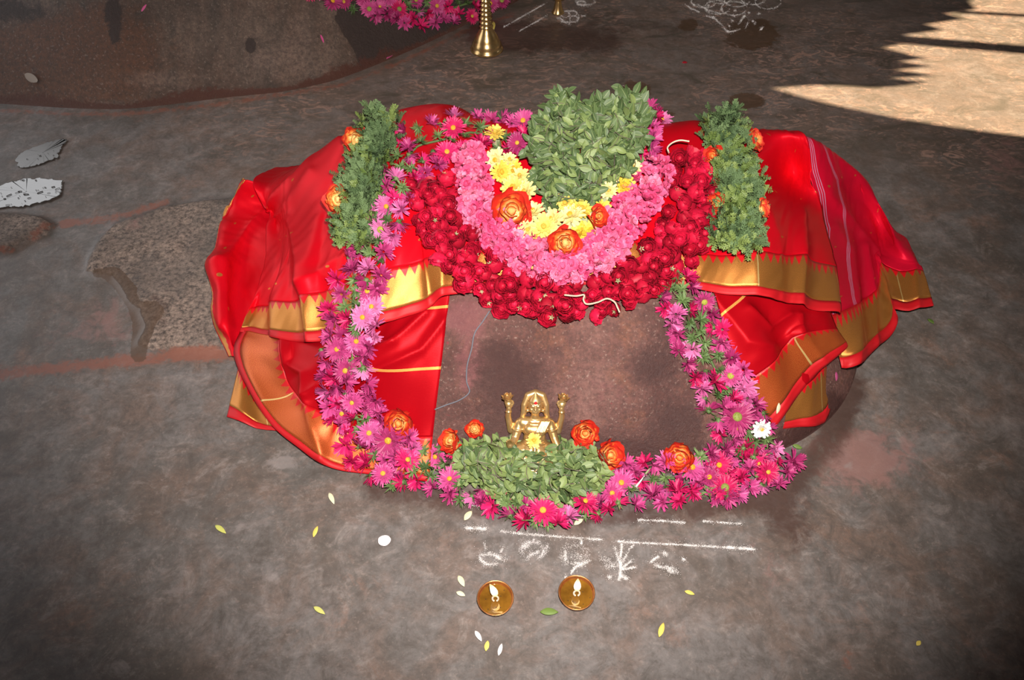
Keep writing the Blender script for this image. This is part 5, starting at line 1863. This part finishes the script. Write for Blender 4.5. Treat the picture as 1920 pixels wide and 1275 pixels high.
net += [([(1284, 8), (1296, 16), (1312, 23)], 1.8, 1.2), ([(1306, 8), (1330, 20), (1352, 26)], 1.8, 1.2), ([(1324, 29), (1340, 35), (1352, 46), (1364, 60), (1374, 59), (1388, 55)], 2.0, 1.3),
        ([(1385, 45), (1392, 35), (1398, 29)], 1.8, 1.2), ([(1415, 46), (1416, 41)], 2, 1.2), ([(1425, 57), (1430, 51)], 2, 1.2), ([(1398, 55), (1402, 42)], 1.6, .8)]
for x, y in ((1377, 20), (1403, 24), (1375, 30), (1394, 30), (1422, 26), (1372, 39), (1411, 40), (1426, 55), (1364, 59), (1366, 49), (1337, 32), (1327, 10), (1352, 18), (1300, 9)):
    net.append(([(x, y), (x + 2, y)], 2.4, 3.0))
flour('large lacy white chalk pattern of loops on the floor at the top right', net, 11, grain=.0012)

# ---------------------------------------------------------------- puddles catching the daylight
WATER = NT('puddle_water')
WATER.p(Base_Color=(0.10, 0.10, 0.10), Roughness=WATER.ramp(WATER.noise(28, 5, .7, WATER.coord()), [(.40, .04), (.62, .12)]), IOR=2.4)
WATER = WATER.mat
DARK_BIT = simple('wet_leaf_bits', (0.03, 0.018, 0.016), .6)


FILM = NT('water_film')
FILM.p(Base_Color=(0.12, 0.115, 0.11), Roughness=.22, IOR=1.75)
FILM = FILM.mat


def puddle(label, poly, seed, bits=0, water=None):
    P = np.array([list(ground(u, v))[:2] for u, v in poly])
    c = P.mean(0); n = len(P)
    t = np.linspace(0, n, n * 8, endpoint=False)
    W = np.vstack([P[-1:], P, P[:2]])
    E = cr(W, t + 1.0)
    E = E + .003 * rng.randn(*E.shape)
    rows = [[(c[0] + (e[0] - c[0]) * k, c[1] + (e[1] - c[1]) * k, .0006 if k < .99 else .0001) for e in E] for k in (.02, .5, .97, 1.0)]
    b = MB().grid(np.array(rows) - np.array([c[0], c[1], 0]), 0, wrap=True)
    o = b.build('puddle', water or WATER); o.data.polygons.foreach_set('use_smooth', np.zeros(len(o.data.polygons), bool)); o.location = (c[0], c[1], 0)
    tag(o, label, 'puddle')
    if bits:
        r = random.Random(seed); m = MB()
        pp = [tuple(x) for x in poly]
        for u, v, d in scatter(pp, 3.2, 700, seed, 2)[:bits]:
            g = ground(u, v); L = r.uniform(.001, .012) * r.random()
            a = r.uniform(-.3, 1.0)
            m.tube([(g.x - c[0] - L * math.cos(a), g.y - c[1] - L * math.sin(a), .0022), (g.x - c[0], g.y - c[1], .0028), (g.x - c[0] + L * math.cos(a), g.y - c[1] + L * math.sin(a), .0022)], r.uniform(.0006, .0016), 4)
        q = m.build('floating_bits', DARK_BIT, o); q['kind'] = 'stuff'


puddle('dull grey puddle film on the floor at the left, the upper of two', [(30, 297), (48, 282), (80, 270), (106, 262), (123, 261), (122, 268), (112, 282), (104, 296), (80, 306), (50, 314), (33, 310)], 1, 8, FILM)
puddle('bright white reflecting puddle on the floor at the left edge', [(-30, 360), (0, 348), (40, 336), (75, 334), (116, 339), (114, 355), (108, 368), (70, 382), (30, 388), (-30, 386)], 2, 34)
puddle('thin water line glinting at the foot of the boulder', [(58, 192), (78, 188), (100, 191), (122, 192), (136, 197), (118, 196), (95, 195), (75, 192)], 3, 0)
